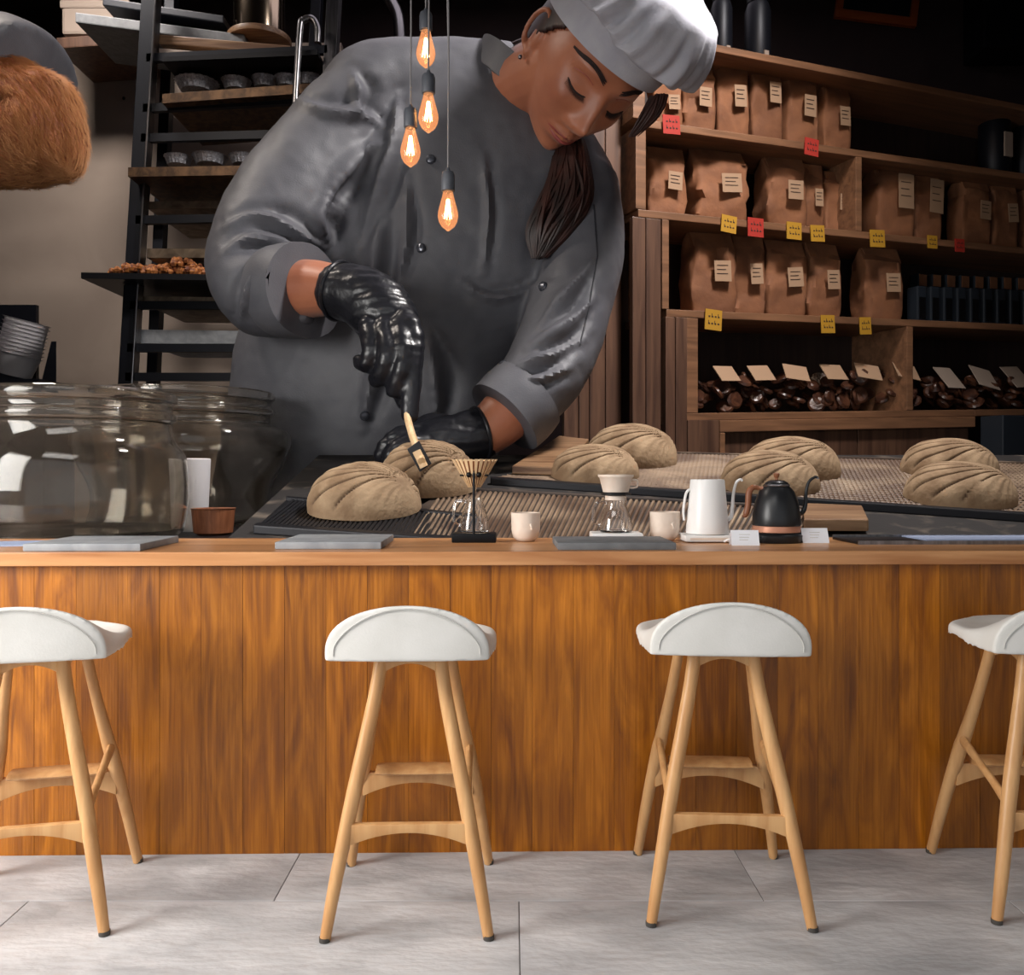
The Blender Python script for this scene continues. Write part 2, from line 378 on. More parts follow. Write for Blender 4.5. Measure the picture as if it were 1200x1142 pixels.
# right: dark side-wall fittings
# ------------------------------------------------------------------ bar counter
ctr = empty('bar_counter', (0, 2.825, 0), 'long wooden bar counter faced with vertical teak boards', 'counter', rz=R(1.04))
n = 39
for k in range(n):
    x0 = -2.604 + 0.1335 * k
    j = rnd.uniform(-0.0006, 0.0006)
    obj('plank', box(x0 + .0004, x0 + .1335 - .0004, j, .022, 0.0, .933), M['plank'], ctr, smooth=False, bevel=.0005)
obj('carcass', box(-2.60, 2.60, .023, .5, 0.0, .932), M['blackmetal'], ctr, smooth=False)
obj('countertop', box(-2.63, 2.63, -.035, .53, .933, .977), M['slab'], ctr, smooth=False, bevel=.003)
def CT(px, py): # point on the countertop
    Y = F * (CH - .977) / (py - HY); return P(px, py, Y)

# ------------------------------------------------------------------ bar stools
def seat_geo():
    """half-moon back rising out of a scooped pad; local y=0 back, + towards the front"""
    V = []; nu, nt = 40, 26; D = .40
    rowsT = []
    def w(t): return (.219 + .020 * smooth01(0, .4, t)) * (1 - .45 * max(0, (t - .5) / .5) ** 2.2)
    top, bot = [], []
    for i in range(nt + 1):
        t = i / nt; wt = w(t)
        for j in range(nu + 1):
            s = -1 + 2 * j / nu; s = math.sin(s * math.pi / 2)
            prof = math.sqrt(max(0, 1 - s * s))
            rise = .118 * (1 - smooth01(0, .42, t)) 
            pad = .034 + .012 * smooth01(.7, 1, t) * prof
            edge = prof ** .35
            up = .036 * s ** 4 * smooth01(.10, .4, t)
            z = (pad + up) * edge + rise * prof ** .85 + .0
            y = D * t - .018 * prof * (1 - t) - (0.02 * (z / .15) * (1 - smooth01(0, .3, t)))
            if t > .75: y += 0
            yy = y - (.05 * (abs(s) ** 3) * smooth01(.6, 1, t))
            x = wt * s
            top.append((x, yy, z)); 
            zb = (.030 * s ** 4 * smooth01(.12, .5, t)) * edge + .022 * smooth01(.75, 1, t)
            bot.append((x, D * t - .018 * prof * (1 - t) - (.05 * (abs(s) ** 3) * smooth01(.6, 1, t)), min(zb, z - .0005)))
    nc = nu + 1; nr = nt + 1; off = nr * nc; V = top + bot; Fc = []
    for i in range(nt):
        for j in range(nu):
            a = i * nc + j
            Fc.append((a, a + 1, a + nc + 1, a + nc)); Fc.append((off + a, off + a + nc, off + a + nc + 1, off + a + 1))
    for j in range(nu):
        Fc.append((j, off + j, off + j + 1, j + 1)); a = nt * nc + j; Fc.append((a, a + 1, off + a + 1, off + a))
    for i in range(nt):
        a = i * nc; Fc.append((a, a + nc, off + a + nc, off + a)); a = i * nc + nu; Fc.append((a, off + a, off + a + nc, a + nc))
    return V, Fc
def arch(x0, x1, y, th, ztop, zend, zmid, n=16, tilt=0.0):
    """stretcher with flat top and arched underside between two x"""
    V = []
    for i in range(n + 1):
        s = i / n; x = x0 + (x1 - x0) * s; zb = zmid - (zmid - zend) * (2 * s - 1) ** 2 * 1.0
        zt = ztop
        for (yy, zz) in ((y - th / 2, zb), (y + th / 2, zb), (y + th / 2, zt), (y - th / 2, zt)): V.append((x, yy, zz))
    return V, grid_faces(n + 1, 4)
def make_stool():
    r = empty('bar_stool', (0, 0, 0))
    st, _g = remesh('seat', xf(seat_geo(), Matrix.Translation((0, -.205, .733))), .005, M['leather'], r, 7)
    arc = []
    for i in range(33):
        a = math.pi * i / 32; s = math.cos(a) * .93; prof = math.sqrt(1 - s * s)
        z = .735 + .014 + (.034 + .118 * prof) * math.sin(a) ** .6 * .84
        arc.append((.194 * math.cos(a), -.2085 - .018 * prof - .02 * ((z - .735) / .15), z))
    obj('piping', tube(arc, .0016, 6, 1), M['seam'], st, world=True)
    for s in (-1, 1):
        obj('leg', sweep([(s * .215, -.22, .004, .0145, .0145), (s * .19, -.20, .15, .018, .018), (s * .150, -.160, .36, .0205, .0205), (s * .10, -.118, .6, .0195, .0195), (s * .078, -.10, .738, .019, .019)], 14, 5), M['oak'], r)
        L2 = obj('leg', sweep([(s * .215, .22, .004, .0145, .0145), (s * .19, .182, .18, .018, .018), (s * .160, .138, .36, .021, .021), (s * .150, .125, .41, .020, .020), (s * .125, .085, .56, .016, .016), (s * .098, .045, .738, .016, .016)], 14, 5), M['oak'], r)
        obj('brace', sweep([(s * .158, .13, .40, .012, .020), (s * .157, .02, .365, .011, .0125), (s * .157, -.08, .335, .011, .013), (s * .155, -.166, .30, .012, .022)], 12, 5, hint=(0, 0, 1)), M['oak'], r)
        obj('apron', sweep([(s * .079, -.10, .700, .012, .028), (s * .088, -.03, .715, .011, .016), (s * .098, .045, .705, .012, .026)], 12, 5, hint=(0, 0, 1)), M['oak'], r)
        for yy in (-.2205, .2205): obj('foot_cap', lathe([(.0146, 0), (.0152, .006), (.0150, .012)], 14, (s * .2155, yy, 0)), M['foot'], r)
    obj('top_rail', arch(-.085, .085, -.104, .022, .737, .672, .705), M['oak'], r, bevel=.003)
    obj('top_rail', arch(-.10, .10, .045, .020, .737, .680, .708), M['oak'], r, bevel=.003)
    obj('stretcher', arch(-.172, .172, -.178, .022, .292, .228, .268), M['oak'], r, bevel=.004)
    obj('stretcher', arch(-.168, .168, .150, .022, .318, .245, .285), M['oak'], r, bevel=.004)
    fr = sweep([(-.118, .135, .330, .030, .010), (-.105, .135, .330, .046, .012), (.105, .135, .330, .046, .012), (.118, .135, .330, .030, .010)], 16, 3, hint=(0, 0, 1), rnd_end=True)
    obj('footrest', fr, M['oak'], r)
    return r
stool_lab = ['leftmost bar stool, white seat, half cut off by the left frame edge',
             'white leather bar stool with oak legs standing in front of the pair of the black pour-over stand and first cup',
             'white leather bar stool standing below the white kettle and white coffee scale',
             'white leather bar stool at the right end of the counter, half outside the frame']
stool_lab[1] = 'second bar stool from the left, white half-moon seat, below the black pour-over stand'
stool_lab[2] = 'third bar stool from the left, white seat tilted left, below the white kettle'
st0 = make_stool()
for i, (x, y, a) in enumerate([(-1.345, 2.49, 12.5), (-.283, 2.515, 1.5), (.607, 2.575, -3.5), (1.556, 2.585, -4.0)]):
    o = st0 if i == 0 else dup(st0)
    o.location = (x, y, 0); o.rotation_euler = (0, 0, R(a)); tag(o, stool_lab[i], 'stool', 'white leather bar stools along the counter')

# ------------------------------------------------------------------ things on the counter
def on_ctr(x, y): return Vector((x, y, .977))
def tray_slab(x0, x1, y0, y1, m, label, rz=1.0, th=.024):
    cx, cy = (x0 + x1) / 2, (y0 + y1) / 2
    o = obj('serving_tray', box(x0 - cx, x1 - cx, y0 - cy, y1 - cy, 0, th), m, None, bevel=.004, origin=Vector((0, 0, 0)))
    o.location = (cx, cy, .9772); o.rotation_euler = (0, 0, R(rz)); tag(o, label, 'tray', 'grey slate trays along the counter')
tray_slab(-1.576, -1.20, 2.80, 3.14, M['slate'], 'grey slate tray above the leftmost stool')
tray_slab(-.785, -.435, 2.87, 3.22, M['slate'], 'grey slate tray left of the black pour-over stand')
tray_slab(.147, .535, 2.84, 3.12, M['slatedark'], 'darker slate tray in front of the white pour-over set')
bkl = obj('booklet', box(-.17, .17, -.1, .1, 0, .004), M['paperblue'], None, smooth=False, origin=Vector((0, 0, 0)))
bkl.location = (-1.84, 3.05, .9772); bkl.rotation_euler = (0, 0, R(14)); tag(bkl, 'pale booklet on the counter cut by the left frame edge', 'booklet')

def server(parent, base, h, rb, rt):
    """glass coffee server with handle; local base point"""
    t = .0022
    pr = [(rb * .9, 0), (rb, .006), (rb * .985, h * .25), (rb * .80, h * .6), (rt, h * .86), (rt * 1.08, h), (rt * 1.08 - t, h), (rt - t, h * .86), (rb * .80 - t, h * .6), (rb * .985 - t, h * .25), (rb - t, .008), (0.0001, .006), (0.0001, 0)]
    j = obj('server', lathe(pr[::-1], 36, base, cap=True), M['glass'], parent)
    b = Vector(base)
    hd = tube([b + Vector((-rt, 0, h * .90)), b + Vector((-rt - .022, 0, h * .93)), b + Vector((-rt - .040, 0, h * .86)), b + Vector((-rb - .022, 0, h * .40)), b + Vector((-rb - .008, 0, h * .24)), b + Vector((-rb * .93, 0, h * .22))], .0040, 8, 5)
    obj('handle', hd, M['glass'], j, world='rel')
    return j
# black pour-over stand: base x 531-583
o1 = empty('pour_over_stand', (P(556, 633, 3.18).x, 3.18, .9772), 'black pour-over stand with slatted wooden dripper', 'coffee stand')
obj('base', box(-.08, .08, -.055, .055, 0, .032), M['blackmetal'], o1, bevel=.004)
obj('post', rod((0, -.052, .03), (0, -.052, .285), .0048, 12), M['blackmetal'], o1)
ring = [(.034 * math.cos(2 * math.pi * k / 24), .034 * math.sin(2 * math.pi * k / 24), .242) for k in range(25)]
hr = obj('holder_ring', join(tube(ring, .0035, 6, 1), rod((-.052, -.03, .242), (.052, -.03, .242), .0035), rod((0, -.056, .242), (0, -.03, .242), .006)), M['blackmetal'], o1)
obj('clamp_knob', join(ball((-.018, -.050, .244), .010, .010, .010, 12, 8), ball((.018, -.050, .244), .010, .010, .010, 12, 8)), M['blackmetal'], hr, world='rel')
dr = obj('dripper', lathe([(.078, .293), (.020, .200), (.018, .200), (.075, .293)], 36, cap=False), M['walnut'], o1)
for k in range(26):
    a = 2 * math.pi * k / 26; d = Vector((math.cos(a), math.sin(a), 0)); s = Vector((-math.sin(a), math.cos(a), 0))
    p0 = d * .0225 + Vector((0, 0, .198)); p1 = d * .083 + Vector((0, 0, .300))
    vs = [p0 + s * .0012 - d * .002, p0 - s * .0012 - d * .002, p0 + s * .0012 + d * .001, p0 - s * .0012 + d * .001,
          p1 + s * .0062 - d * .002, p1 - s * .0062 - d * .002, p1 + s * .0062 + d * .001, p1 - s * .0062 + d * .001]
    obj('wooden_rib', hexa(vs), M['pine'], dr, world='rel', smooth=False)
server(o1, (0, .0, .033), .125, .054, .032)

# white pour-over set
o2 = empty('pour_over_set', (P(722, 630, 3.2).x, 3.21, .9772), 'white ceramic dripper on a glass server on a small white scale', 'coffee maker')
obj('scale', box(-.092, .092, -.065, .065, .004, .032), M['white'], o2, bevel=.005)
obj('scale_feet', join(*[lathe([(.008, 0), (.008, .005)], 10, (sx * .075, sy * .05, 0)) for sx in (-1, 1) for sy in (-1, 1)]), M['foot'], o2)
server(o2, (0.0, 0, .033), .118, .062, .036)
obj('lid_ring', lathe([(.036, .150), (.040, .151), (.040, .166), (.036, .168)], 32), M['cream'], o2)
obj('collar', lathe([(.055, .170), (.056, .172), (.056, .176), (.02, .177)], 32), M['black'], o2)
obj('dripper', lathe([(.036, .178), (.047, .180), (.060, .232), (.065, .236), (.066, .244), (.061, .244), (.044, .184), (.02, .182)], 36), M['cream'], o2)
obj('dripper_handle', tube([(.056, 0, .225), (.078, 0, .222), (.078, 0, .200), (.052, 0, .195)], .004, 8, 5), M['cream'], o2)

def cup(px, Y, w, h, label):
    r = w / 2; z = 0
    o = empty('cup', (P(px, 630, Y).x, Y, .9772), label, 'cup', group='cream ceramic cups on the counter')
    obj('body', lathe([(r * .45, 0), (r * .62, .002), (r * .86, h * .14), (r * .97, h * .4), (r, h), (r * .94, h), (r * .9, h * .4), (r * .7, h * .14), (0.0001, h * .1)], 36), M['cream'], o)
    obj('thumb_rest', tube([(r * .30, -r * .93, h * .62), (r * .36, -r * 1.0, h * .55), (r * .42, -r * .95, h * .46), (r * .34, -r * .93, h * .44)], .004, 8, 4), M['cream'], o)
cup(616, 3.2, .108, .105, 'cream ceramic cup right of the black pour-over stand')
cup(779, 3.24, .112, .106, 'cream ceramic cup between the white dripper and white kettle')

# white scale + white kettle
X = P(832, 0, 3.2).x
o = empty('coffee_scale', (X, 3.2, .9772), 'flat white coffee scale under the white kettle', 'scale')
obj('body', box(-.105, .125, -.075, .075, .003, .026), M['white'], o, bevel=.005)
obj('foot', lathe([(.010, 0), (.010, .004)], 12, (-.08, -.05, 0)), M['foot'], o); obj('foot', lathe([(.010, 0), (.010, .004)], 12, (.09, -.05, 0)), M['foot'], o)
obj('display', box(-.088, .11, -.0765, -.0752, .009, .018), M['cream'], o, smooth=False)
k1 = empty('kettle', (P(829, 0, 3.2).x, 3.2, 1.0036), 'white gooseneck kettle with straight tapered body', 'kettle')
obj('body', lathe([(.070, 0), (.077, .004), (.078, .012), (.062, .196), (.060, .2), (.055, .2), (.056, .192), (.072, .012), (.0001, .01)], 40), M['white'], k1)
obj('spout', sweep([(.060, 0, .050, .010, .010), (.086, 0, .062, .0085, .0085), (.092, 0, .10, .0068, .0068), (.096, 0, .15, .0056, .0056), (.106, 0, .188, .005, .005), (.122, 0, .200, .0045, .0045), (.128, 0, .194, .004, .004)], 12, 6), M['white'], k1)
obj('handle', sweep([(-.060, 0, .165, .005, .008), (-.078, 0, .15, .005, .009), (-.088, 0, .09, .0045, .009), (-.086, 0, .05, .004, .008)], 10, 5), M['white'], k1)
obj('power_plug', tube([(.028, -.10, -.020), (.040, -.11, -.012), (.055, -.11, -.014), (.058, -.12, -.020)], .004, 8, 4), M['white'], o, world=False).location += Vector((0, 0, .026))

# black kettle on its base
kb = empty('heating_plate', (P(908, 0, 3.18).x, 3.18, .9772), 'round black heating plate under the black kettle', 'hot plate')
obj('body', lathe([(.098, 0), (.10, .004), (.10, .026), (.092, .034), (.0001, .035)], 40), M['black'], kb)
obj('control_panel', box(-.118, -.05, -.075, -.01, 0, .026), M['black'], kb, bevel=.006)
k2 = empty('kettle', (P(910, 0, 3.18).x, 3.18, 1.0125), 'black gooseneck kettle with copper band and wooden handle', 'kettle')
obj('band', lathe([(.084, 0), (.0865, .002), (.0865, .022), (.084, .024)], 40), M['copper'], k2)
obj('body', lathe([(.085, .024), (.0865, .03), (.085, .06), (.076, .11), (.062, .148), (.046, .166), (.046, .168), (.0001, .168)], 44), M['black'], k2)
obj('rim', lathe([(.046, .166), (.0475, .168), (.0475, .172), (.044, .174)], 36), M['steel'], k2)
ld = obj('lid', lathe([(.044, .172), (.04, .18), (.025, .188), (.0001, .19)], 36), M['black'], k2)
obj('knob', lathe([(.006, .188), (.005, .196), (.010, .202), (.011, .212), (.006, .216), (.0001, .216)], 20), M['walnut'], ld, world='rel')
obj('spout', sweep([(.070, 0, .068, .014, .014), (.096, 0, .075, .010, .010), (.106, 0, .105, .0075, .0075), (.108, 0, .145, .006, .006), (.118, 0, .182, .0055, .0055), (.140, 0, .200, .005, .005), (.150, 0, .197, .005, .005)], 12, 6), M['black'], k2)
obj('spout_tip', lathe([(.0052, 0), (.0056, .002), (.0056, .006)], 12, (.150, 0, .193)), M['steel'], k2)
obj('handle', sweep([(-.066, 0, .160, .008, .008), (-.085, 0, .162, .010, .010), (-.100, 0, .145, .012, .012), (-.104, 0, .10, .0115, .0115), (-.112, 0, .065, .011, .011), (-.120, 0, .058, .006, .006)], 12, 6, rnd_end=True), M['walnut'], k2)
obj('handle_bracket', sweep([(-.050, 0, .158, .006, .008), (-.068, 0, .162, .006, .008)], 8, 2), M['copper'], k2)

# tent cards
for i, (px, py) in enumerate(((874, 639), (956, 636))):
    p = CT(px, py); hw = .048
    o = empty('tent_card', (p.x, p.y + .02, .9772), ['small white folded card in front of the white scale', 'small white folded card right of the black kettle'][i], 'card', rz=R(-3 + 5 * i), group='folded white cards on the counter')
    for s, nm in ((-1, 'front_leaf'), (1, 'rear_leaf')):
        vs = []
        for z, yy in ((0, s * .022), (.052, s * .0006)):
            for t in (0, .0008):
                for x in (-hw, hw): vs.append((x, yy + s * t, z))
        lf = obj(nm, hexa(vs), M['paper'], o, smooth=False)
    for k in range(3):
        z = .036 - k * .009; yy = -.022 + .022 * z / .052 - .0012
        obj('text_line', box(-.02, .018 - k * .004, yy - .0003, yy, z, z + .0022), M['seam'], o, smooth=False)
# right end: dark tray with pale sheet
o = empty('flat_tray', (P(1120, 0, 3.16).x, 3.16, .9772), 'flat dark tray lying on the right end of the counter', 'tray', rz=R(1))
obj('tray_body', box(-.40, .40, -.10, .13, 0, .010), M['traydark'], o, bevel=.004)
obj('tray_rim', join(box(-.40, .40, -.105, -.098, .0, .013), box(-.40, .40, .124, .131, 0, .018)), M['steel'], o, smooth=False)
sh = obj('paper_sheet', box(-.14, .40, -.07, .12, .0, .004), M['paperblue'], None, smooth=False, origin=Vector((0, 0, 0)))
sh.location = (P(1120, 0, 3.16).x, 3.165, .9876); sh.rotation_euler = (0, 0, R(1)); tag(sh, 'pale blue paper sheet lying in the flat dark tray', 'paper')

# ------------------------------------------------------------------ pendant lamps
lam = [(481, 125, 196, 2.9), (499, 5, 80, 3.05), (502, 84, 156, 2.9), (525, 202, 271, 2.86)]
lab = ['hanging bulb with the mauve-lit socket, leftmost of the cluster', 'topmost hanging filament bulb of the cluster', 'hanging filament bulb in the middle, just under the topmost one', 'lowest and rightmost hanging filament bulb']
lab[0] = 'leftmost hanging filament bulb of the cluster'
def make_lamp():
    r = empty('pendant_lamp', (0, 0, 0))       # origin: bulb tip; unit: metres, total 0.205
    prof = [(.0001, 0), (.004, .001), (.010, .006), (.022, .016), (.030, .03), (.034, .048), (.033, .062), (.027, .086), (.020, .112), (.0155, .13), (.0145, .134)]
    inn = [(max(r_ - .0008, .0001), z + .0009) for r_, z in prof]
    obj('bulb', lathe(prof + inn[::-1], 28, cap=False), M['bulbglass'], r)
    fl = []
    for k in range(8):
        a = 2 * math.pi * k / 8; a2 = a + .4
        fl.append(rod((.004 * math.cos(a), .004 * math.sin(a), .105), (.013 * math.cos(a2), .013 * math.sin(a2), .042), .0011, 6))
    obj('filament', join(*fl), M['filament'], r)
    obj('stem', lathe([(.006, .130), (.003, .120), (.0025, .10), (.0001, .098)], 12), M['glass'], r)
    s = obj('socket', lathe([(.0155, .130), (.021, .132), (.0225, .137), (.0225, .183), (.019, .194), (.008, .198), (.006, .208), (.0001, .209)], 24), M['socket'], r)
    return r
l0 = make_lamp()
for i, (px, y0, y1, Y) in enumerate(lam):
    o = l0 if i == 0 else dup(l0)
    p = P(px, y1, Y); o.location = p; tag(o, lab[i], 'lamp', 'pendant filament bulbs hanging over the counter')
    zt = 3.3 - p.z
    obj('cord', tube([(0, 0, .205), (.002, 0, .205 + (zt - .2) * .4), (-.002, 0, .205 + (zt - .2) * .7), (0, 0, zt)], .0028, 8, 4), M['cord'], o, origin=Vector((0, 0, .205)))
# ceiling rose as own thing
cr = empty('ceiling_rose', (P(503, 0, 2.93).x, 2.93, 3.27), 'round ceiling plate from which the four cords hang, above the frame', 'ceiling plate')
obj('plate', lathe([(.15, 0), (.16, .005), (.16, .028), (.15, .03)], 32), M['blackmetal'], cr)
# ------------------------------------------------------------------ work table, side counter
TS = 0.219
def tz(Y): return .93 + TS * (Y - 3.5)
def TP(px, py, lift=0.0):
    Y = 1.0765 / ((py - HY) / F + TS); p = P(px, py, Y); p.z += lift; return p
def slab_on(pts, th, lift=0.0):
    """quad (4 pixel corners: back-left, back-right, front-right, front-left) lying on the sloped table"""
    bl, br, fr, fl = [TP(*p, lift=lift) for p in pts]; u = Vector((0, 0, th))
    return hexa([fl, fr, bl, br, fl + u, fr + u, bl + u, br + u])
tb = empty('work_table', (1.2, 4.4, 0), 'sloping floured bakery work table carrying the loaves', 'table')
y0, y1 = 3.56, 5.32; x0, x1 = -1.18, 4.2
obj('tabletop', hexa([(x0, y0, tz(y0) - .08), (x1, y0, tz(y0) - .08), (x0, y1, tz(y1) - .08), (x1, y1, tz(y1) - .08), (x0, y0, tz(y0)), (x1, y0, tz(y0)), (x0, y1, tz(y1)), (x1, y1, tz(y1))]), M['tabletop'], tb, world=True, smooth=False)
for x in (x0 + .12, x1 - .12):
    for y in (y0 + .12, y1 - .12): obj('leg', box(x - .05, x + .05, y - .05, y + .05, 0, tz(y - .05) - .079), M['rackdark'], tb, world=True, smooth=False)
sc = empty('side_counter', (-2.3, 4.5, 0), 'dark side counter under the two glass jars', 'counter')
obj('body', box(-3.3, -1.22, 3.60, 5.36, 0, .88), M['rackdark'], sc, world=True, smooth=False)
obj('worktop', box(-3.35, -1.19, 3.56, 5.40, .88, .93), M['traydark'], sc, world=True, smooth=False)

def tray_on_table(name, pts, label, nribs, slant, rimf=True, m='mesh', mrib='rib', cross=0, cat='tray'):
    bl, br, fr, fl = [TP(*p) for p in pts]
    c = (bl + br + fr + fl) / 4
    o = empty(name, (c.x, c.y, c.z), label, cat)
    up = Vector((0, 0, 1))
    obj('screen', slab_on(pts, .012, .004), M[m], o, world=True, smooth=False)
    gs = []
    for k in range(int(nribs * 1.0)):
        s = (k + .5) / nribs
        s2 = s + slant
        if s2 < 0 or s2 > 1: continue
        a = fl.lerp(fr, max(0, min(1, s))); b = bl.lerp(br, max(0, min(1, s2)))
        gs.append(tube([a + up * .018, b + up * .018], .0085, 5, 1))
    for k in range(cross):
        s = (k + .5) / cross; a = fl.lerp(bl, s); b = fr.lerp(br, s); gs.append(tube([a + up * .02, b + up * .02], .006, 4, 1))
    obj('screen_ribs', join(*gs), M[mrib], o, world=True, kind='stuff')
    if rimf:
        d = Vector((0, -.045, -.045 * TS))
        obj('front_rim', hexa([fl + d, fr + d, fl, fr, fl + d + up * .038, fr + d + up * .038, fl + up * .038, fr + up * .038]), M['traydark'], o, world=True, smooth=False, bevel=.006)
    e = Vector((0, .03, .03 * TS))
    obj('rear_rim', hexa([bl, br, bl + e, br + e, bl + up * .03, br + up * .03, bl + e + up * .03, br + e + up * .03]), M[m], o, world=True, smooth=False)
    return o
tray_on_table('baking_tray', [(700, 533), (1330, 552), (1330, 618), (575, 566)], 'long floured baking tray with a dark front rim under the right-hand loaves', 130, .05, cross=26)
tray_on_table('baking_tray', [(520, 578), (1010, 606), (930, 640), (430, 640)], 'ribbed brown baking screen right behind the cups and white kettle', 74, -.10, rimf=False, m='screendark')
tray_on_table('baking_tray', [(335, 590), (560, 612), (560, 640), (300, 622)], 'dark slotted tray under the front left loaf', 46, .03, m='traydark', mrib='traydark')
# boards
def board(pts, th, label, m, lift=.03):
    g = slab_on(pts, th, lift); o = obj('wooden_board', g, m, None, smooth=False, bevel=.006); return tag(o, label, 'board')
board([(655, 524), (690, 528), (665, 564), (600, 562)], .045, 'worn wooden board end left of the two middle loaves', M['boardwood'])
# wood block right of black kettle
board([(942, 607), (1010, 610), (1018, 628), (942, 628)], .05, 'small worn wooden block right of the black kettle', M['boardwood'], .02)

# ------------------------------------------------------------------ loaves
def loaf_geo(W, D, H, seed, nl=9, flip=1, fx=.80, fy=-.35, spreadf=1.0):
    nu, nv = 150, 70; V = []; msk = []
    rr = random.Random(seed); ph = rr.random() * 6
    for i in range(nv + 1):
        v = i / nv
        el = (1 - v) * math.pi / 2      # v=0 top centre ... v=1 rim; then closed underneath
        for j in range(nu):
            a = 2 * math.pi * j / nu
            cr = math.cos(el) ** .85; x = cr * math.cos(a); y = cr * math.sin(a)
            z = math.sin(el) ** .92
            # bulge so that the flank is steep
            bx = 1 - .05 * math.cos(2 * a)
            wob = 1 + .02 * noise.noise(Vector((x * 2 + seed, y * 2, z * 2)))
            # fan of scores from (fx,fy)
            dx, dy = x - fx, y - fy; ang = math.atan2(dy, -dx); dist = math.hypot(dx, dy)
            bend = ang + .55 * math.sin(dist * 1.6) * .6
            q = (bend * nl / (1.75 * spreadf)) + ph
            fr = abs(q - round(q)); wd = .062
            g = math.exp(-(fr / wd) ** 2) if dist > .16 else 0
            lim = smooth01(.10, .40, z) * smooth01(.12, .35, dist)
            g *= lim * (1 if (-0.5 < ang < 2.1) else 0)
            lift = .008 * (math.cos(2 * math.pi * q)) * -1 * lim
            r = 1 + lift - .065 * g
            V.append((flip * x * W / 2 * bx * wob * r, y * D / 2 * wob * r, max(.0, z * H * wob * r + .0))); msk.append(g)
    nb = nv + 1
    for j in range(nu):
        a = 2 * math.pi * j / nu; V.append((flip * .86 * W / 2 * math.cos(a), .86 * D / 2 * math.sin(a), -.035 * H)); msk.append(0)
    Fc = []
    for i in range(nb):
        for j in range(nu):
            k = (j + 1) % nu; Fc.append((i * nu + j, i * nu + k, (i + 1) * nu + k, (i + 1) * nu + j))
    Fc.append(tuple(range(nb * nu, (nb + 1) * nu)))
    return (V, Fc), msk
def loaf(xl, xr, ytop, ybase, label, seed, depth=.8, flip=1, nl=9, fx=.8, fy=-.35, sp=1.0):
    pf = TP((xl + xr) / 2, ybase)                       # front contact
    W_ = (xr - xl) * (pf.y + .2) / F; D = W_ * depth
    Yc = pf.y + D * .42; c = P((xl + xr) / 2, HY, Yc); c.z = tz(Yc) + .026
    ztop = CH - (ytop - HY) * Yc / F; H = max(.12, ztop - c.z)
    g, msk = loaf_geo(W_, D, H, seed, nl, flip, fx, fy, sp)
    o = obj('loaf', g, M['dough'], None, origin=Vector((0, 0, 0)))
    at = o.data.color_attributes.new('score', 'FLOAT_COLOR', 'POINT')
    at.data.foreach_set('color', [c_ for m_ in msk for c_ in (m_, m_, m_, 1)])
    o.location = c; o.rotation_euler = (math.atan(TS), 0, 0); tag(o, label, 'bread', 'scored floury loaves on the work table'); return o
loaf(358, 497, 542, 615, 'scored floury loaf at the front left, nearest the glass jars', 1, .8)
loaf2 = loaf(440, 562, 516, 588, 'scored loaf under the blade, being cut by the baker', 2, .8, flip=1, fy=-.5)
loaf(643, 751, 521, 571, 'scored loaf behind the white dripper, front one of the middle pair', 3, .8)
loaf(683, 796, 497, 553, 'scored loaf at the middle, rear one of the middle pair', 4, .8)
loaf(842, 961, 528, 586, 'scored loaf behind the black kettle, front one of that pair', 5, .8)
loaf(868, 986, 512, 568, 'scored loaf rising just behind the loaf at the black kettle', 6, .75)
loaf(1060, 1188, 541, 602, 'front loaf of the pair at the right end of the table', 7, .8)
loaf(1056, 1168, 514, 567, 'rear loaf of the pair at the right end of the table', 8, .8)

# ------------------------------------------------------------------ glass jars
def jar(px, Y, prof, label):
    """prof: outer (halfwidth px, py) from the bottom up"""
    x = P(px, 0, Y).x; o = empty('glass_jar', (x, Y, .931), label, 'jar')
    k = Y / F; out = [(r * k, max(0.0, (CH - (py - HY) * k) - .931)) for r, py in prof]
    z0 = out[0][1]; out = [(r, z - z0) for r, z in out]
    q = catmull(out, 5); t = .022
    inn = [(max(r - t, .001), z + (t if z < t else 0)) for r, z in q]
    g = lathe([(0.0001, 0)] + q + inn[::-1] + [(0.0001, t)], 64, cap=False)
    obj('body', g, M['jarglass'], o)
    return o, k
j1, k = jar(85, 3.96, [(108, 634), (122, 624), (128, 590), (128, 555), (124, 532), (114, 518), (110, 505), (110, 496), (114, 492), (114, 486), (110, 482), (110, 474), (115, 470), (115, 463), (111, 459)], 'big clear glass jar at the far left, nearest the counter')
j2, k = jar(216, 5.06, [(90, 622), (104, 614), (100, 596), (99, 580), (104, 562), (116, 540), (122, 522), (120, 508), (108, 500), (98, 496), (98, 488), (103, 485), (103, 480), (99, 477), (99, 470), (103, 467), (103, 461), (100, 459)], 'waisted clear glass jar standing behind the front left jar')
# paper bowls between the jars
# holder for stack
# ------------------------------------------------------------------ rack on the left
rk = empty('bakery_rack', (P(260, 0, 7.8).x, 7.8, 0), 'tall steel bakery rack holding trays behind the baker', 'rack')
def post(xt, xb, yb_px, Y, w, m, nm='post'):
    a = P(xb, yb_px, Y); b = P(xt, -40, Y); w2 = w * Y / F / 2
    g = hexa([(a.x - w2, Y, 0), (a.x + w2, Y, 0), (a.x - w2, Y + .12, 0), (a.x + w2, Y + .12, 0), (b.x - w2, Y, b.z), (b.x + w2, Y, b.z), (b.x - w2, Y + .12, b.z), (b.x + w2, Y + .12, b.z)])
    return obj(nm, g, m, rk, world=True, smooth=False, bevel=.006)
post(176, 130, 700, 7.5, 17, M['rackdark'])
g = post(184, 137, 700, 7.46, 2.6, M['steel'], 'edge_strip')
post(392, 352, 700, 7.5, 15, M['steel']); post(372, 335, 700, 8.6, 12, M['rackdark']); post(200, 165, 700, 8.6, 12, M['rackdark'])
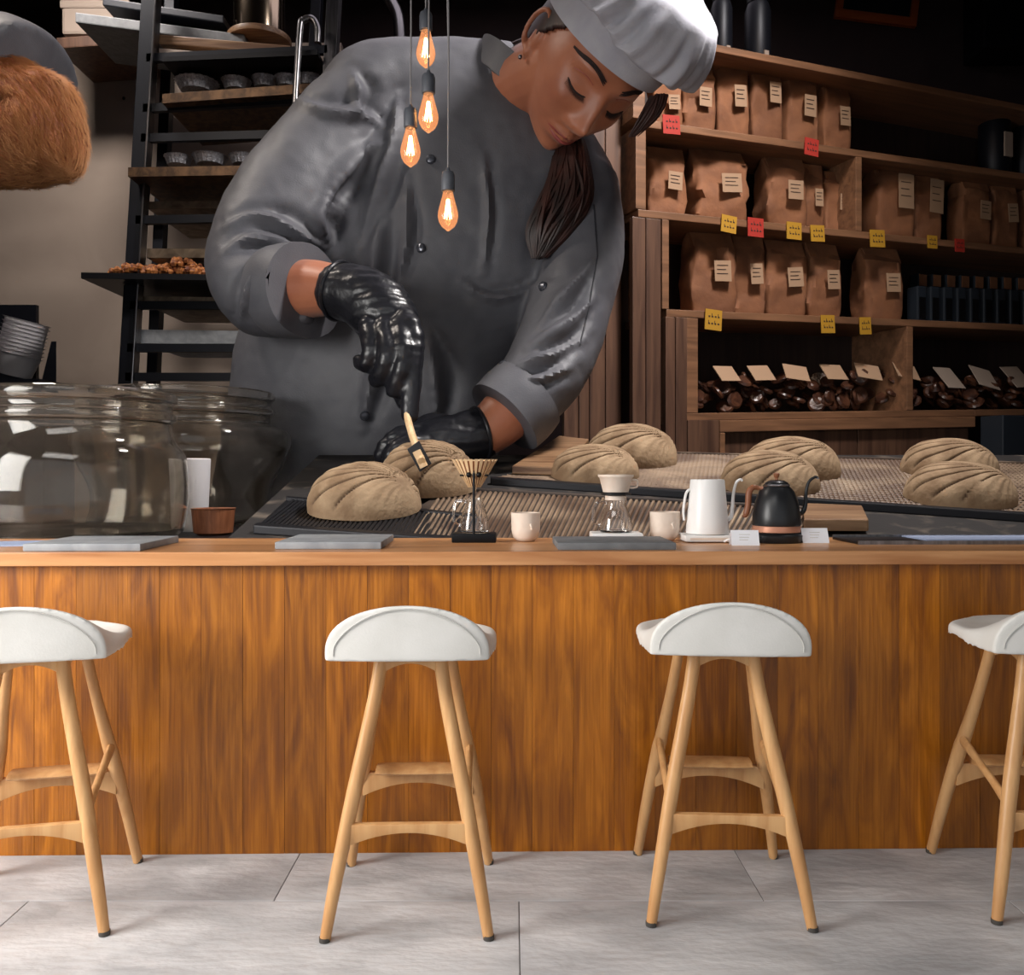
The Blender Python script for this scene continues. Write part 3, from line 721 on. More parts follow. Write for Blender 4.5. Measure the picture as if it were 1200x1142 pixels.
hk = [P(343, 175, 7.3), P(351, 40, 7.3), P(356, 24, 7.3), P(366, 22, 7.3), P(372, 34, 7.3), P(372, 50, 7.3)]
obj('handle', tube(hk, .028, 10, 5), M['steel'], rk, world=True)
for yl, yr in ((72, 62), (131, 119), (166, 160), (212, 208), (262, 258), (322, 322), (362, 362), (412, 412), (446, 446)):
    xl = 176 - (yl / 700) * 46
    for dY in (0.0, 1.02):
        a = P(xl, yl, 7.5 + dY); b = P(xl + 212, yr, 7.5 + dY)
        h = .07
        obj('rail', hexa([(a.x, a.y, a.z), (b.x, b.y, b.z), (a.x, a.y + .05, a.z), (b.x, b.y + .05, b.z), (a.x, a.y, a.z + h), (b.x, b.y, b.z + h), (a.x, a.y + .05, a.z + h), (b.x, b.y + .05, b.z + h)]), M['rackdark'], rk, world=True, smooth=False)
def rtray(x0, y0, x1, y1, Y, th, m, label, depth=.95, rim=.03):
    a = P(x0, y0, Y); b = P(x1, y1, Y); h = th * Y / F; D = Vector((0, depth, 0)); U = Vector((0, 0, h)); R_ = rim
    o = empty('sheet_tray', ((a.x + b.x) / 2, Y + depth / 2, (a.z + b.z) / 2 - h), label, 'tray', group='sheet trays in the bakery rack')
    a = a - U; b = b - U; t = Vector((0, 0, .012))
    obj('base', hexa([a, b, a + D, b + D, a + t, b + t, a + t + D, b + t + D]), m, o, world=True, smooth=False)
    w = Vector((0, .02, 0)); q = Vector((.02, 0, 0))
    obj('rim', join(hexa([a, b, a + w, b + w, a + U, b + U, a + w + U, b + w + U]), hexa([a + D, b + D, a + D + w, b + D + w, a + D + U, b + D + U, a + D + w + U, b + D + w + U]),
        hexa([a, a + q, a + D, a + q + D, a + U, a + q + U, a + D + U, a + q + D + U]), hexa([b - q, b, b - q + D, b + D, b - q + U, b + U, b - q + D + U, b + D + U])), m, o, world=True, smooth=False, bevel=.004)
    return o
rtray(190, 66, 372, 58, 7.4, 6, M['traydark'], 'dark sheet tray on the top runners under the cutting board')
rtray(190, 110, 385, 96, 7.4, 11, M['traybrown'], 'baked brown sheet tray with foil tins, upper one, beside the steel handle')
rtray(150, 196, 345, 193, 7.3, 11, M['traybrown'], 'baked brown sheet tray with foil tins, lower one, sticking out left of the post')
rtray(174, 236, 330, 234, 7.6, 9, M['traybeige'], 'pale empty sheet tray right below the lower foil tins')
rtray(95, 319, 300, 322, 7.25, 7, M['traydark'], 'black sheet tray heaped with granola, sticking far out to the left')
rtray(172, 291, 320, 291, 7.6, 11, M['traybeige'], 'pale empty sheet tray just above the granola')
rtray(168, 347, 320, 349, 7.6, 9, M['traybeige'], 'pale empty sheet tray just below the granola')
rtray(165, 386, 320, 388, 7.6, 16, M['slate'], 'grey sheet tray third from the bottom of the rack')
# pale boxes seen through rack
def foil_tin(px, py, Y, w, h):
    p = P(px, py, Y); r = w * Y / F / 2; hh = h * Y / F
    V = []; n = 40
    for (rr, z) in ((.78, 0), (.84, .02), (1.0, hh * .9), (1.1, hh), (1.02, hh * .98), (.82, hh * .2), (.01, hh * .15)):
        for j in range(n):
            a = 2 * math.pi * j / n; f = 1 + (.03 if j % 2 else -.03) * (1 if rr > .5 else 0); V.append((r * rr * f * math.cos(a), r * rr * f * math.sin(a), z if z > 0.03 else z))
    o = obj('foil_tin', (V, grid_faces(7, n)), M['foil'], None, origin=Vector((0, 0, 0))); o.location = p; return o
lp = ''
for i, (px, py, w) in enumerate([(231, 108, 46), (277, 106, 32), (310, 103, 28), (336, 102, 26), (362, 101, 26)]):
    tag(foil_tin(px, py, 7.75, w, 11), ['foil tin on the upper brown tray, leftmost and widest', 'foil tin on the upper brown tray, second from the left', 'foil tin on the upper brown tray, the middle one', 'foil tin on the upper brown tray, left of the steel handle', 'foil tin on the upper brown tray, under the steel handle'][i], 'tin', 'foil tins on the rack trays')
for i, (px, py, w) in enumerate([(209, 194, 30), (246, 193.5, 38), (285, 193, 30), (318, 192.5, 34)]):
    tag(foil_tin(px, py, 7.7, w, 10), ['foil tin on the lower brown tray, leftmost one', 'foil tin on the lower brown tray, second from the left', 'foil tin on the lower brown tray, third from the left', 'foil tin on the lower brown tray, next to the baker\'s sleeve'][i], 'tin', 'foil tins on the rack trays')
# granola heap: a crumbly mound built from many crumbs
gr = []; rr = random.Random(3)
a = P(122, 319, 7.3); b = P(296, 321, 7.3)
for k in range(620):
    s = rr.random(); d = rr.random()
    hgt = (.15 + .045 * math.sin(s * 17)) * math.sin(math.pi * min(1, max(0, s * 1.0 + .02))) ** .35 * math.sin(math.pi * (.12 + .8 * d)) ** .6
    c = a.lerp(b, s) + Vector((0, .05 + .8 * d, .0 + hgt * rr.uniform(.15, 1))); r = rr.uniform(.02, .042)
    v, f = ball(c, r, r, r, 6, 4); gr.append((v, f))
go = obj('granola', join(*gr), M['granola'], None, kind='stuff'); tag(go, 'heap of brown granola crumbs on the black rack tray', 'granola')
# on top of the rack
def slabpx(x0, y0, x1, y1, th, Y, D):
    a = P(x0, y0, Y); b = P(x1, y1, Y); U = Vector((0, 0, th * Y / F)); d = Vector((0, D, 0))
    return hexa([a - U, b - U, a - U + d, b - U + d, a, b, a + d, b + d])
tag(obj('cutting_board', slabpx(186, 40, 340, 53, 11, 7.6, .8), M['boardwood'], None, bevel=.01, smooth=False), 'brown cutting board lying tilted on the rack', 'board')
tag(obj('cutting_board', slabpx(186, 56, 300, 66, 8, 7.55, .8), M['beige'], None, bevel=.01, smooth=False), 'pale board right under the tilted brown cutting board', 'board')
tag(obj('baking_pan', slabpx(88, 14, 286, 40, 12, 7.8, .8), M['slatedark'], None, bevel=.01, smooth=False), 'dark grey pan lying tilted across the rack top, lower one', 'pan')
tag(obj('baking_pan', slabpx(120, -3, 262, 18, 9, 7.85, .7), M['rackdark'], None, bevel=.01, smooth=False), 'dark pan on top of the tilted grey pan', 'pan')
po = empty('steel_pot', P(304, 45, 8.0), 'tall polished steel pot standing on the cutting board', 'pot')
r = 29 * 8 / F
obj('body', lathe([(r, 0), (r * 1.02, .02), (r, .9), (r * .96, .9), (r * .96, .03), (.001, .03)], 40), M['potsteel'], po)
obj('base_board', lathe([(r * 1.25, -.05), (r * 1.27, -.03), (r * 1.25, 0), (.001, 0)], 40), M['boardwood'], po)
# upper left: shelf with white box
sf = tag(obj('wall_shelf', slabpx(66, 44, 166, 37, 13, 8.4, .75), M['barnwood'], None, smooth=False, bevel=.01), 'dark wall shelf over the beige panel', 'shelf')
bxx = empty('white_box', P(110, 40, 8.5), 'pale box standing on the dark wall shelf', 'box')
q = 8.5 / F
obj('body', box(-38 * q, 40 * q, 0, .55, 0, 34 * q), M['beige'], bxx, smooth=False, bevel=.03)
obj('lid', box(-40 * q, 42 * q, -.01, .56, 30 * q, 40 * q), M['beige'], bxx, smooth=False, bevel=.02)
# pipe arch
tag(obj('steel_pipe', tube([P(446, -40, 8.8), P(452, -10, 8.8), P(466, 18, 8.8), P(469, 60, 8.8), P(468, 130, 8.8), P(466, 600, 8.8), P(466, 668, 8.8)], .06, 14, 5), M['steel'], None), 'bent steel pipe behind the baker, top middle', 'pipe')
# bowls at the left wall: holder and stack
hb = empty('bowl_holder', (P(20, 0, 8.2).x, 8.2, 0), 'dark stand holding the leaning stack of paper bowls', 'stand')
a = P(-30, 450, 8.2); b = P(22, 350, 8.2); c2 = P(66, 450, 8.2)
obj('back_plate', box(a.x, b.x, 8.5, 8.55, 0, b.z), M['rackdark'], hb, world=True, smooth=False)
obj('base', box(a.x, c2.x, 7.9, 8.55, 0, a.z + .02), M['rackdark'], hb, world=True, smooth=False)
obj('side_arm', hexa([P(48, 450, 8.2), P(66, 450, 8.2), P(48, 450, 8.3), P(66, 450, 8.3), P(60, 400, 8.2), P(66, 400, 8.2), P(60, 400, 8.3), P(66, 400, 8.3)]), M['rackdark'], hb, world=True, smooth=False)
base = P(16, 446, 8.2)
for i in range(10):
    r = .20; h = .2; lean = R(14)
    g = lathe([(r * .70, 0), (r * .74, .004), (r * .95, h), (r, h), (r * 1.03, h + .006), (r * .93, h + .006), (r * .66, .012), (.0001, .012)], 36, cap=False)
    o = obj('paper_bowl', g, M['bowl'], None, origin=Vector((0, 0, 0))); d = Vector((math.sin(lean), 0, math.cos(lean)))
    o.location = base + Vector((0, 0, .045)) + d * (i * .036); o.rotation_euler = (0, lean, 0)
    tag(o, 'grey-white paper bowl in the leaning stack, ' + ['lowest', 'second from below', 'third from below', 'fourth from below', 'fifth from below', 'fifth from above', 'fourth from above', 'third from above', 'second from above', 'topmost'][i], 'bowl', 'leaning stack of paper bowls')
bw = obj('bowl', lathe([(.07, 0), (.09, .01), (.10, .12), (.105, .125), (.095, .12), (.08, .02), (.001, .018)], 36, cap=False), M['walnut'], None, origin=Vector((0, 0, 0)))
bw.location = (P(250, 0, 4.15).x, 4.15, .931); tag(bw, 'brown bowl lying low between the two glass jars', 'bowl')
bw2 = obj('bowl', lathe([(.07, 0), (.075, .01), (.09, .36), (.085, .365), (.08, .36), (.06, .02), (.001, .018)], 36, cap=False), M['bowl'], None, origin=Vector((0, 0, 0)))
bw2.location = (P(225, 0, 4.38).x, 4.38, .931); tag(bw2, 'white tub standing behind the low brown bowl', 'tub')

# ------------------------------------------------------------------ shelving on the right
A0 = Vector((.954, 6.2)); DV = Vector((2.55, 1)).normalized(); ANG = math.atan2(DV.y, DV.x); NV = Vector((-DV.y, DV.x))
def lx(px, off=0.0):
    """distance along the shelf face at image column px, for a line set back by off"""
    k = (px - 600) / F; b0 = A0 + NV * off
    return (k * b0.y - b0.x) / (DV.x - k * DV.y)
def YY(l, off=0.0): return A0.y + DV.y * l + NV.y * off
LINES = {'top': (830, 50, 1150, 113), 's2': (757, 140, 1200, 203), 's3': (750, 245, 1200, 290), 's4': (780, 362, 1200, 380), 's5': (800, 484, 1200, 479)}
def line_py(n, px):
    a = LINES[n]; return a[1] + (a[3] - a[1]) * (px - a[0]) / (a[2] - a[0])
LA, LB = lx(757), lx(1262)
def zline(n, l):
    def z_at(px): L_ = lx(px); return CH - (line_py(n, px) - HY) * YY(L_) / F
    za, zb = z_at(757), z_at(1262); return za + (zb - za) * (l - LA) / (LB - LA)
un = empty('shelving_unit', (A0.x, A0.y, 0), 'large wooden bakery shelving unit with bags along the right wall', 'shelf', rz=ANG)
DEP = .62
def shelf(n, la, lb, th=.055, dep=DEP, y0=0.0):
    za, zb = zline(n, la), zline(n, lb)
    g = hexa([(la, y0, za - th), (lb, y0, zb - th), (la, dep, za - th), (lb, dep, zb - th), (la, y0, za), (lb, y0, zb), (la, dep, za), (lb, dep, zb)])
    return obj('shelf_board', g, M['shelfwood'], un, smooth=False, bevel=.006)
LE = lx(1330)
shelf('top', lx(826), LE); shelf('s2', lx(757), LE); shelf('s3', lx(748), LE); shelf('s4', lx(781), LE); shelf('s5', lx(803), lx(1142), dep=DEP)
shelf('s5', lx(1142) + .002, LE)
def upright(pxa, pxb, n0, n1, z0=None, y0=.0, m='shelfwood', dep=DEP):
    la, lb = lx(pxa), lx(pxb); lm = (la + lb) / 2
    zb_ = zline(n0, lm) - .056 if n0 else 6.5; za = zline(n1, lm) + .001 if n1 else z0
    return obj('upright', box(la, lb, y0, dep, za, zb_), M[m], un, smooth=False, bevel=.005)
upright(745, 757, 's2', 's3'); upright(1003, 1010, 's2', 's3'); upright(1063, 1070, 's4', 's5')
upright(805, 818, 's4', 's5', dep=.5); upright(776, 784, 's3', 's4', dep=.5)
upright(742, 756, None, 's2')
# boards of the left flank
edges = [672, 690, 703, 722, 741]
for k in range(len(edges) - 1):
    obj('flank_board', box(lx(edges[k]) + .003, lx(edges[k + 1]) - .003, .16, .20, 0, 4.3), M['barnwood'], un, smooth=False, bevel=.006)
for a_, b_, z in ((741, 757, 245), (757, 775, 245)):
    zt = zline('s3', lx(a_)) - .056
    obj('flank_board', box(lx(a_) + .003, lx(b_) - .003, .0, .05, 0, zt), M['barnwood'], un, smooth=False, bevel=.006)
for a_, b_ in ((778, 790), (790, 804)):
    zt = zline('s4', lx(a_)) - .056
    obj('flank_board', box(lx(a_) + .003, lx(b_) - .003, -.02, .04, 0, zt), M['barnwood'], un, smooth=False, bevel=.006)
obj('back_panel', box(lx(745), LE, DEP, DEP + .04, 0, 4.6), M['shelfdark'], un, smooth=False)
# base cabinet
zt = zline('s5', lx(850)) - .056
for a_, b_ in ((806, 843),): obj('flank_board', box(lx(a_), lx(b_), .0, .04, 0, zt), M['barnwood'], un, smooth=False, bevel=.006)
z2_ = zline('s5', lx(1142)) - .057
obj('base_rail', hexa([(lx(843), -.01, zt - .09), (lx(1142), -.01, z2_ - .09), (lx(843), .04, zt - .09), (lx(1142), .04, z2_ - .09), (lx(843), -.01, zt - .002), (lx(1142), -.01, z2_), (lx(843), .04, zt - .002), (lx(1142), .04, z2_)]), M['shelfwood'], un, smooth=False, bevel=.006)
obj('base_stile', box(lx(843), lx(849), -.01, .04, 0, zt - .092), M['shelfwood'], un, smooth=False, bevel=.006)
for a_, b_ in ((850, 1009), (1010, 1140)):
    obj('base_panel', box(lx(a_) + .003, lx(b_) - .003, .041, .07, 0, zt - .012), M['barnwood'], un, smooth=False, bevel=.006)
cab = empty('dark_cabinet', (0, 0, 0), 'blue-black cabinet right of the shelving base, at the frame edge', 'cabinet')
la = lx(1145); cab.location = (A0.x + DV.x * (la + .5), A0.y + DV.y * (la + .5), 0); cab.rotation_euler = (0, 0, ANG)
zc = zline('s5', la) - .06
obj('body', box(-.5, .9, -.25, -.03, 0, zc), M['bluedark'], cab, smooth=False, bevel=.01)
obj('handle', rod((-.14, -.29, 1.48), (.4, -.29, 1.48), .016), M['blackmetal'], cab)

def place(px, n, off):
    l = lx(px, off); p = A0 + DV * l + NV * off; return Vector((p.x, p.y, zline(n, l)))
def bag_geo(w, d, h, seed, top=.8, slump=.0, flap=True):
    r_ = random.Random(seed); nz = 11; n = 28; V = []; lean = r_.uniform(-.03, .03) * w
    for i in range(nz):
        t = i / (nz - 1)
        if t < top:
            u = t / top; sx = .93 + .07 * math.sin(math.pi * min(1, u * 1.1)); sy = .92 + .10 * math.sin(math.pi * u); z = h * t
            if i == 0: sx *= .95; sy *= .93
        else:
            u = (t - top) / (1 - top); sx = 1 - .10 * u; sy = max(.05, 1 - 1.0 * u); z = h * t
        for j in range(n):
            a = 2 * math.pi * j / n; e = .28
            cx = math.copysign(abs(math.cos(a)) ** e, math.cos(a)); cy = math.copysign(abs(math.sin(a)) ** e, math.sin(a))
            q = Vector((cx * w * .5 * sx, cy * d * .5 * sy, z))
            nn = noise.noise(q * 9 + Vector((seed * 3.1, 0, 0))) + .5 * noise.noise(q * 22 + Vector((0, seed, 0)))
            f = min(1, t * 5); q.x += nn * .04 * w / .33 * f + lean * t; q.y += nn * .04 * f + .06 * max(0, (t - top)) * -d; q.z += -slump * t * (cx * .5 + .5) * .12 * h + nn * .01 * f
            V.append(q)
    return V, grid_faces(nz, n)
bagc = [0]
def bag(x0, x1, yt, yb, n, label, off=.27, top=.78, flap=True, lab=True, lw=.36, lh=.24, lz=.5, lxo=.1, tint=1, depth=.62, tilt=None):
    bagc[0] += 1; sd = bagc[0]; cx = (x0 + x1) / 2; b = place(cx, n, off); Y = b.y
    w = (x1 - x0) * Y / F * 1.06; zt = CH - (yt - HY) * Y / F; h = max(.2, zt - b.z)
    o = empty('paper_bag', b + Vector((0, 0, .001)), label, 'bag', rz=ANG + rnd.uniform(-.12, .02), group='kraft paper bags on the shelves')
    d = min(w * depth, .44)
    bd = obj('bag_body', bag_geo(w, d, h, sd, top, rnd.uniform(0, .5)), M['kraft'], o, origin=Vector((0, 0, 0)))
    if flap:
        obj('folded_top', hexa([(-w * .44, -d * .44, h * (top + .00)), (w * .44, -d * .44, h * (top + .0)), (-w * .44, -d * .36, h * (top + .02)), (w * .44, -d * .36, h * (top + .02)), (-w * .45, -.03, h * 1.0), (w * .45, -.04, h * .99), (-w * .45, .01, h * 1.0), (w * .45, 0, h * .99)]), M['kraft'], o, smooth=False, bevel=.004)
    if lab:
        a_ = rnd.uniform(-.1, .05); y = -d * .5 - .042
        L_ = obj('label', xf(box(-w * lw / 2, w * lw / 2, -.004, .0, -h * lh / 2, h * lh / 2), Matrix.Translation((w * lxo, y, h * lz)) @ Matrix.Rotation(a_, 4, 'Y')), M['label'], o, smooth=False)
        for q in range(3):
            obj('text_line', xf(box(-w * lw * .36, w * lw * (.3 - .12 * (q % 2)), -.0065, -.004, 0, h * .008), Matrix.Translation((w * lxo, y, h * (lz + lh * (.25 - .2 * q)))) @ Matrix.Rotation(a_, 4, 'Y')), M['ink'], L_, world='rel', smooth=False)
    return o
T = 'upper bag shelf'
bag(760, 797, 92, 139, 's2', 'kraft bag on the upper shelf, half hidden behind the baker\'s cap')
bag(793, 834, 76, 142, 's2', 'kraft bag on the upper shelf, next to the edge of the white cap')
bag(834, 874, 68, 148, 's2', 'tall kraft bag on the upper shelf, first fully visible right of the cap')
bag(872, 913, 78, 153, 's2', 'low kraft bag on the upper shelf with a wide tilted label', lz=.62)
bag(912, 954, 80, 159, 's2', 'kraft bag on the upper shelf above the red card at the right')
bag(955, 993, 97, 165, 's2', 'last kraft bag of the row on the upper shelf')
bag(753, 800, 175, 246, 's3', 'kraft bag on the middle shelf, leftmost against the upright')
bag(804, 870, 178, 250, 's3', 'wide kraft bag on the middle shelf above the first yellow card')
bag(888, 940, 184, 258, 's3', 'wide kraft bag on the middle shelf, third from the left upright')
bag(934, 962, 194, 262, 's3', 'narrow kraft bag on the middle shelf, left of the last one before the divider')
bag(960, 992, 203, 265, 's3', 'small kraft bag on the middle shelf just left of the divider')
bag(1014, 1066, 193, 271, 's3', 'kraft bag with a long label right of the divider', lh=.42, lz=.6, lw=.4)
bag(1062, 1099, 198, 274, 's3', 'second kraft bag with a long label right of the divider', lh=.42, lz=.6, lw=.5)
bag(1114, 1156, 207, 280, 's3', 'dark kraft bag on the middle shelf, far right, left one of three')
bag(1150, 1188, 210, 284, 's3', 'dark kraft bag on the middle shelf, far right, middle one of three')
bag(1187, 1230, 214, 287, 's3', 'kraft bag on the middle shelf cut by the right frame edge')
bag(801, 857, 273, 360, 's4', 'large kraft bag on the lower shelf, leftmost')
bag(852, 893, 276, 362, 's4', 'kraft bag on the lower shelf, second from the left')
bag(888, 940, 283, 364, 's4', 'kraft bag on the lower shelf, third from the left')
bag(935, 981, 286, 366, 's4', 'kraft bag on the lower shelf, fourth from the left')
bag(1002, 1052, 291, 369, 's4', 'kraft bag standing alone at the right of the lower shelf')
# price cards
def card(px, py, w, h, m, n, label, lines=2):
    l = lx(px); Y = YY(l); p = A0 + DV * l - NV * .012
    o = empty('price_card', (p.x, p.y, CH - (py + h / 2 - HY) * Y / F), label, 'card', rz=ANG, group='price cards on the shelf edges')
    w_ = w * Y / F / 2 * 1.05; h_ = h * Y / F
    a_ = rnd.uniform(-.08, .08)
    c = obj('card_sheet', xf(box(-w_, w_, -.006, 0, 0, h_), Matrix.Rotation(a_, 4, 'Y')), m, o, smooth=False)
    for k in range(lines):
        z = h_ * (.62 - .34 * k); s = w_ * .62
        # short hand-written strokes
        gs = []
        for q in range(4):
            x_ = -s + q * s * .6; gs.append(box(x_, x_ + s * .32, -.008, -.006, z, z + h_ * .07)); 
            if (q + k) % 2: gs.append(box(x_, x_ + s * .09, -.008, -.006, z, z + h_ * .18))
        obj('writing', xf(join(*gs), Matrix.Rotation(a_, 4, 'Y')), M['ink'], o, smooth=False)
card(786, 147, 22, 22, M['tagr'], 's2', 'red price card under the upper shelf at the edge of the cap')
card(949, 173, 19, 20, M['tagr'], 's2', 'red price card under the upper shelf, right one')
card(852, 263, 20, 20, M['tagy'], 's3', 'yellow price card under the middle shelf, leftmost')
card(884, 267, 21, 22, M['tagr'], 's3', 'red price card between yellow ones under the middle shelf')
card(929, 271, 20, 20, M['tagy'], 's3', 'yellow price card right after the red one under the middle shelf')
card(957, 274, 19, 19, M['tagy'], 's3', 'yellow price card left of the divider under the middle shelf')
card(1027, 280, 21, 20, M['tagy'], 's3', 'yellow price card just right of the divider')
card(1091, 284, 14, 15, M['tagy'], 's3', 'small dim yellow price card farther right under the middle shelf')
card(1123, 288, 14, 15, M['tagr'], 's3', 'small dim red price card at the right under the middle shelf')
card(834, 375, 22, 24, M['tagy'], 's4', 'yellow price card under the lower shelf, leftmost')
card(969, 380, 19, 21, M['tagy'], 's4', 'yellow price card under the lower shelf, middle')
card(1013, 382, 16, 20, M['tagy'], 's4', 'yellow price card under the lower shelf, rightmost')
# jars at the top
for i, (x0_, x1_, yt, yb, n, lb) in enumerate([(833, 858, -8, 52, 'top', 'dark glass jar on the top shelf, left one beside the white cap'), (873, 903, -6, 58, 'top', 'dark glass jar on the top shelf, right one beside the white cap'),
        (1148, 1183, 128, 197, 's2', 'dark jar with a pale label on the upper shelf at the far right'), (1184, 1216, 135, 202, 's2', 'dark jar on the upper shelf cut by the right frame edge')]):
    b = place((x0_ + x1_) / 2, n, .3); w = (x1_ - x0_) * b.y / F / 2; h = CH - (yt - HY) * b.y / F - b.z
    o = empty('storage_jar', b, lb, 'jar', rz=ANG, group='dark storage jars on the shelves')
    obj('body', lathe([(w * .9, 0), (w, .02), (w, h * .78), (w * .8, h * .88), (.001, h * .88)], 28), M['rackdark'], o)
    obj('lid', lathe([(w * .85, h * .881), (w * .85, h * .98), (w * .8, h), (.001, h)], 28), M['blackmetal'], o)
    obj('label', box(-w * .35, w * .35, -w - .012, -w + .004, h * .3, h * .62), M['beige'], o, smooth=False) if i > 1 else obj('label', box(-w * .2, w * .2, -w - .012, -w + .004, h * .08, h * .22), M['beige'], o, smooth=False)
ORD = ['first from the left', 'second from the left', 'third from the left', 'fourth from the left', 'fifth from the left', 'sixth from the left', 'seventh from the left', 'eighth from the left', 'last at the frame edge', 'tenth']
# small packets on the lower shelf right
for i in range(9):
    px = 1074 + i * 15.5; b = place(px, 's4', .2); s = 6.6 * b.y / F
    o = empty('small_packet', b, 'small dark packet at the right of the lower shelf, ' + ORD[i], 'packet', rz=ANG, group='row of small dark packets on the lower shelf')
    obj('body', box(-s, s, -.06, .06, 0, 6.6 * s), M['bluedark'], o, smooth=False, bevel=.012)
    obj('window', box(-s * .7, s * .7, -.066, -.06, .8 * s, 4.6 * s), M['blackmetal'], o, smooth=False)
for i in range(8):
    px = 1076 + i * 16.5; b = place(px, 's4', .4); s = 6.6 * b.y / F; b.z += 0
    o = empty('small_box', b, 'small orange-fronted box behind the dark packets, ' + ORD[i], 'box', rz=ANG, group='row of small orange-fronted boxes on the lower shelf')
    obj('body', box(-s, s, -.05, .05, 0, 9.6 * s), M['bluedark'], o, smooth=False, bevel=.01)
    obj('label', box(-s * .85, s * .85, -.056, -.05, 7.4 * s, 9.4 * s), M['kraft'], o, smooth=False)
# cookie packs on the bottom shelf
def pack(px, n, off, w, h, label, slip=True, big=False, sd=0):
    b = place(px, n, off); w = w * b.y / F; h = h * b.y / F
    o = empty('cookie_pack', b + Vector((0, 0, .002)), label, 'pack', rz=ANG + rnd.uniform(-.15, .15), group='clear packs of dark cookies on the bottom shelf')
    gs = []; r_ = random.Random(sd + 11)
    for k in range(16 if not big else 22):
        rr_ = r_.uniform(.05, .075); c = (r_.uniform(-w * .38, w * .38), r_.uniform(-.12, .12), r_.uniform(rr_ * .8, max(rr_, h - .08)))
        v, f = lathe([(.001, -.016), (rr_ * .8, -.016), (rr_, 0), (rr_ * .8, .016), (.001, .016)], 12)
        Mx = Matrix.Translation(c) @ Matrix.Rotation(r_.uniform(.2, 1.5), 4, 'X') @ Matrix.Rotation(r_.uniform(-.8, .8), 4, 'Y'); gs.append(xf((v, f), Mx))
    obj('cookies', join(*gs), M['cookies'], o, kind='stuff')
    if slip:
        lw_ = .30 if not big else .40; z0 = h * (.62 if not big else .5); 
        obj('label', xf(box(-w * lw_, w * lw_, -.003, .003, -h * .20, h * (.22 if not big else .5)), Matrix.Translation((0, -.13, z0 + h * .2)) @ Matrix.Rotation(R(-38), 4, 'X') @ Matrix.Rotation(r_.uniform(-.1, .35), 4, 'Y')), M['label'] if not big else M['beige'], o, smooth=False)
posn = ['leftmost', 'second from the left', 'third from the left', 'fourth from the left', 'fifth from the left', 'last before the divider']
for i in range(6):
    pack(838 + 42 * i, 's5', .22, 50, 55, 'clear pack of dark cookies on the bottom shelf, ' + posn[i], sd=i)
for i in range(4):
    pack(1100 + 40 * i, 's5', .2, 40, 46, ['pack of dark cookies with a large pale slip, first right of the divider', 'pack of dark cookies with a large pale slip, second right of the divider', 'pack of dark cookies with a large pale slip, third right of the divider', 'pack of dark cookies cut by the right frame edge'][i], big=True, sd=20 + i)
# picture frame and screen on the back wall
p = P(1030, 12, 10.35)
pf = empty('picture_frame', (p.x, 10.47, p.z), 'orange wooden picture frame on the dark back wall, top right', 'picture')
q = 10.4 / F
fr_ = join(box(-48 * q, 48 * q, -.06, 0, -10 * q, 0), box(-48 * q, 48 * q, -.06, 0, 60 * q, 70 * q), box(-48 * q, -40 * q, -.06, 0, 0.001, 60 * q), box(40 * q, 48 * q, -.06, 0, 0.001, 60 * q))
RM = Matrix.Rotation(R(7), 4, 'Y')
obj('frame', xf(fr_, RM), M['frame'], pf, smooth=False); obj('canvas', xf(box(-41 * q, 41 * q, -.02, -.005, 0, 61 * q), RM), M['bluedark'], pf, smooth=False)
sp = empty('wall_speaker', (P(1180, 0, 10.1).x, 10.2, P(0, 60, 10.1).z), 'black box hung high on the back wall, top right corner', 'speaker')
obj('body', box(-.32, .5, -.2, .28, 0, .9), M['black'], sp, smooth=False, bevel=.03)
obj('bracket', box(-.05, .2, .281, .299, .3, .6), M['blackmetal'], sp, smooth=False)

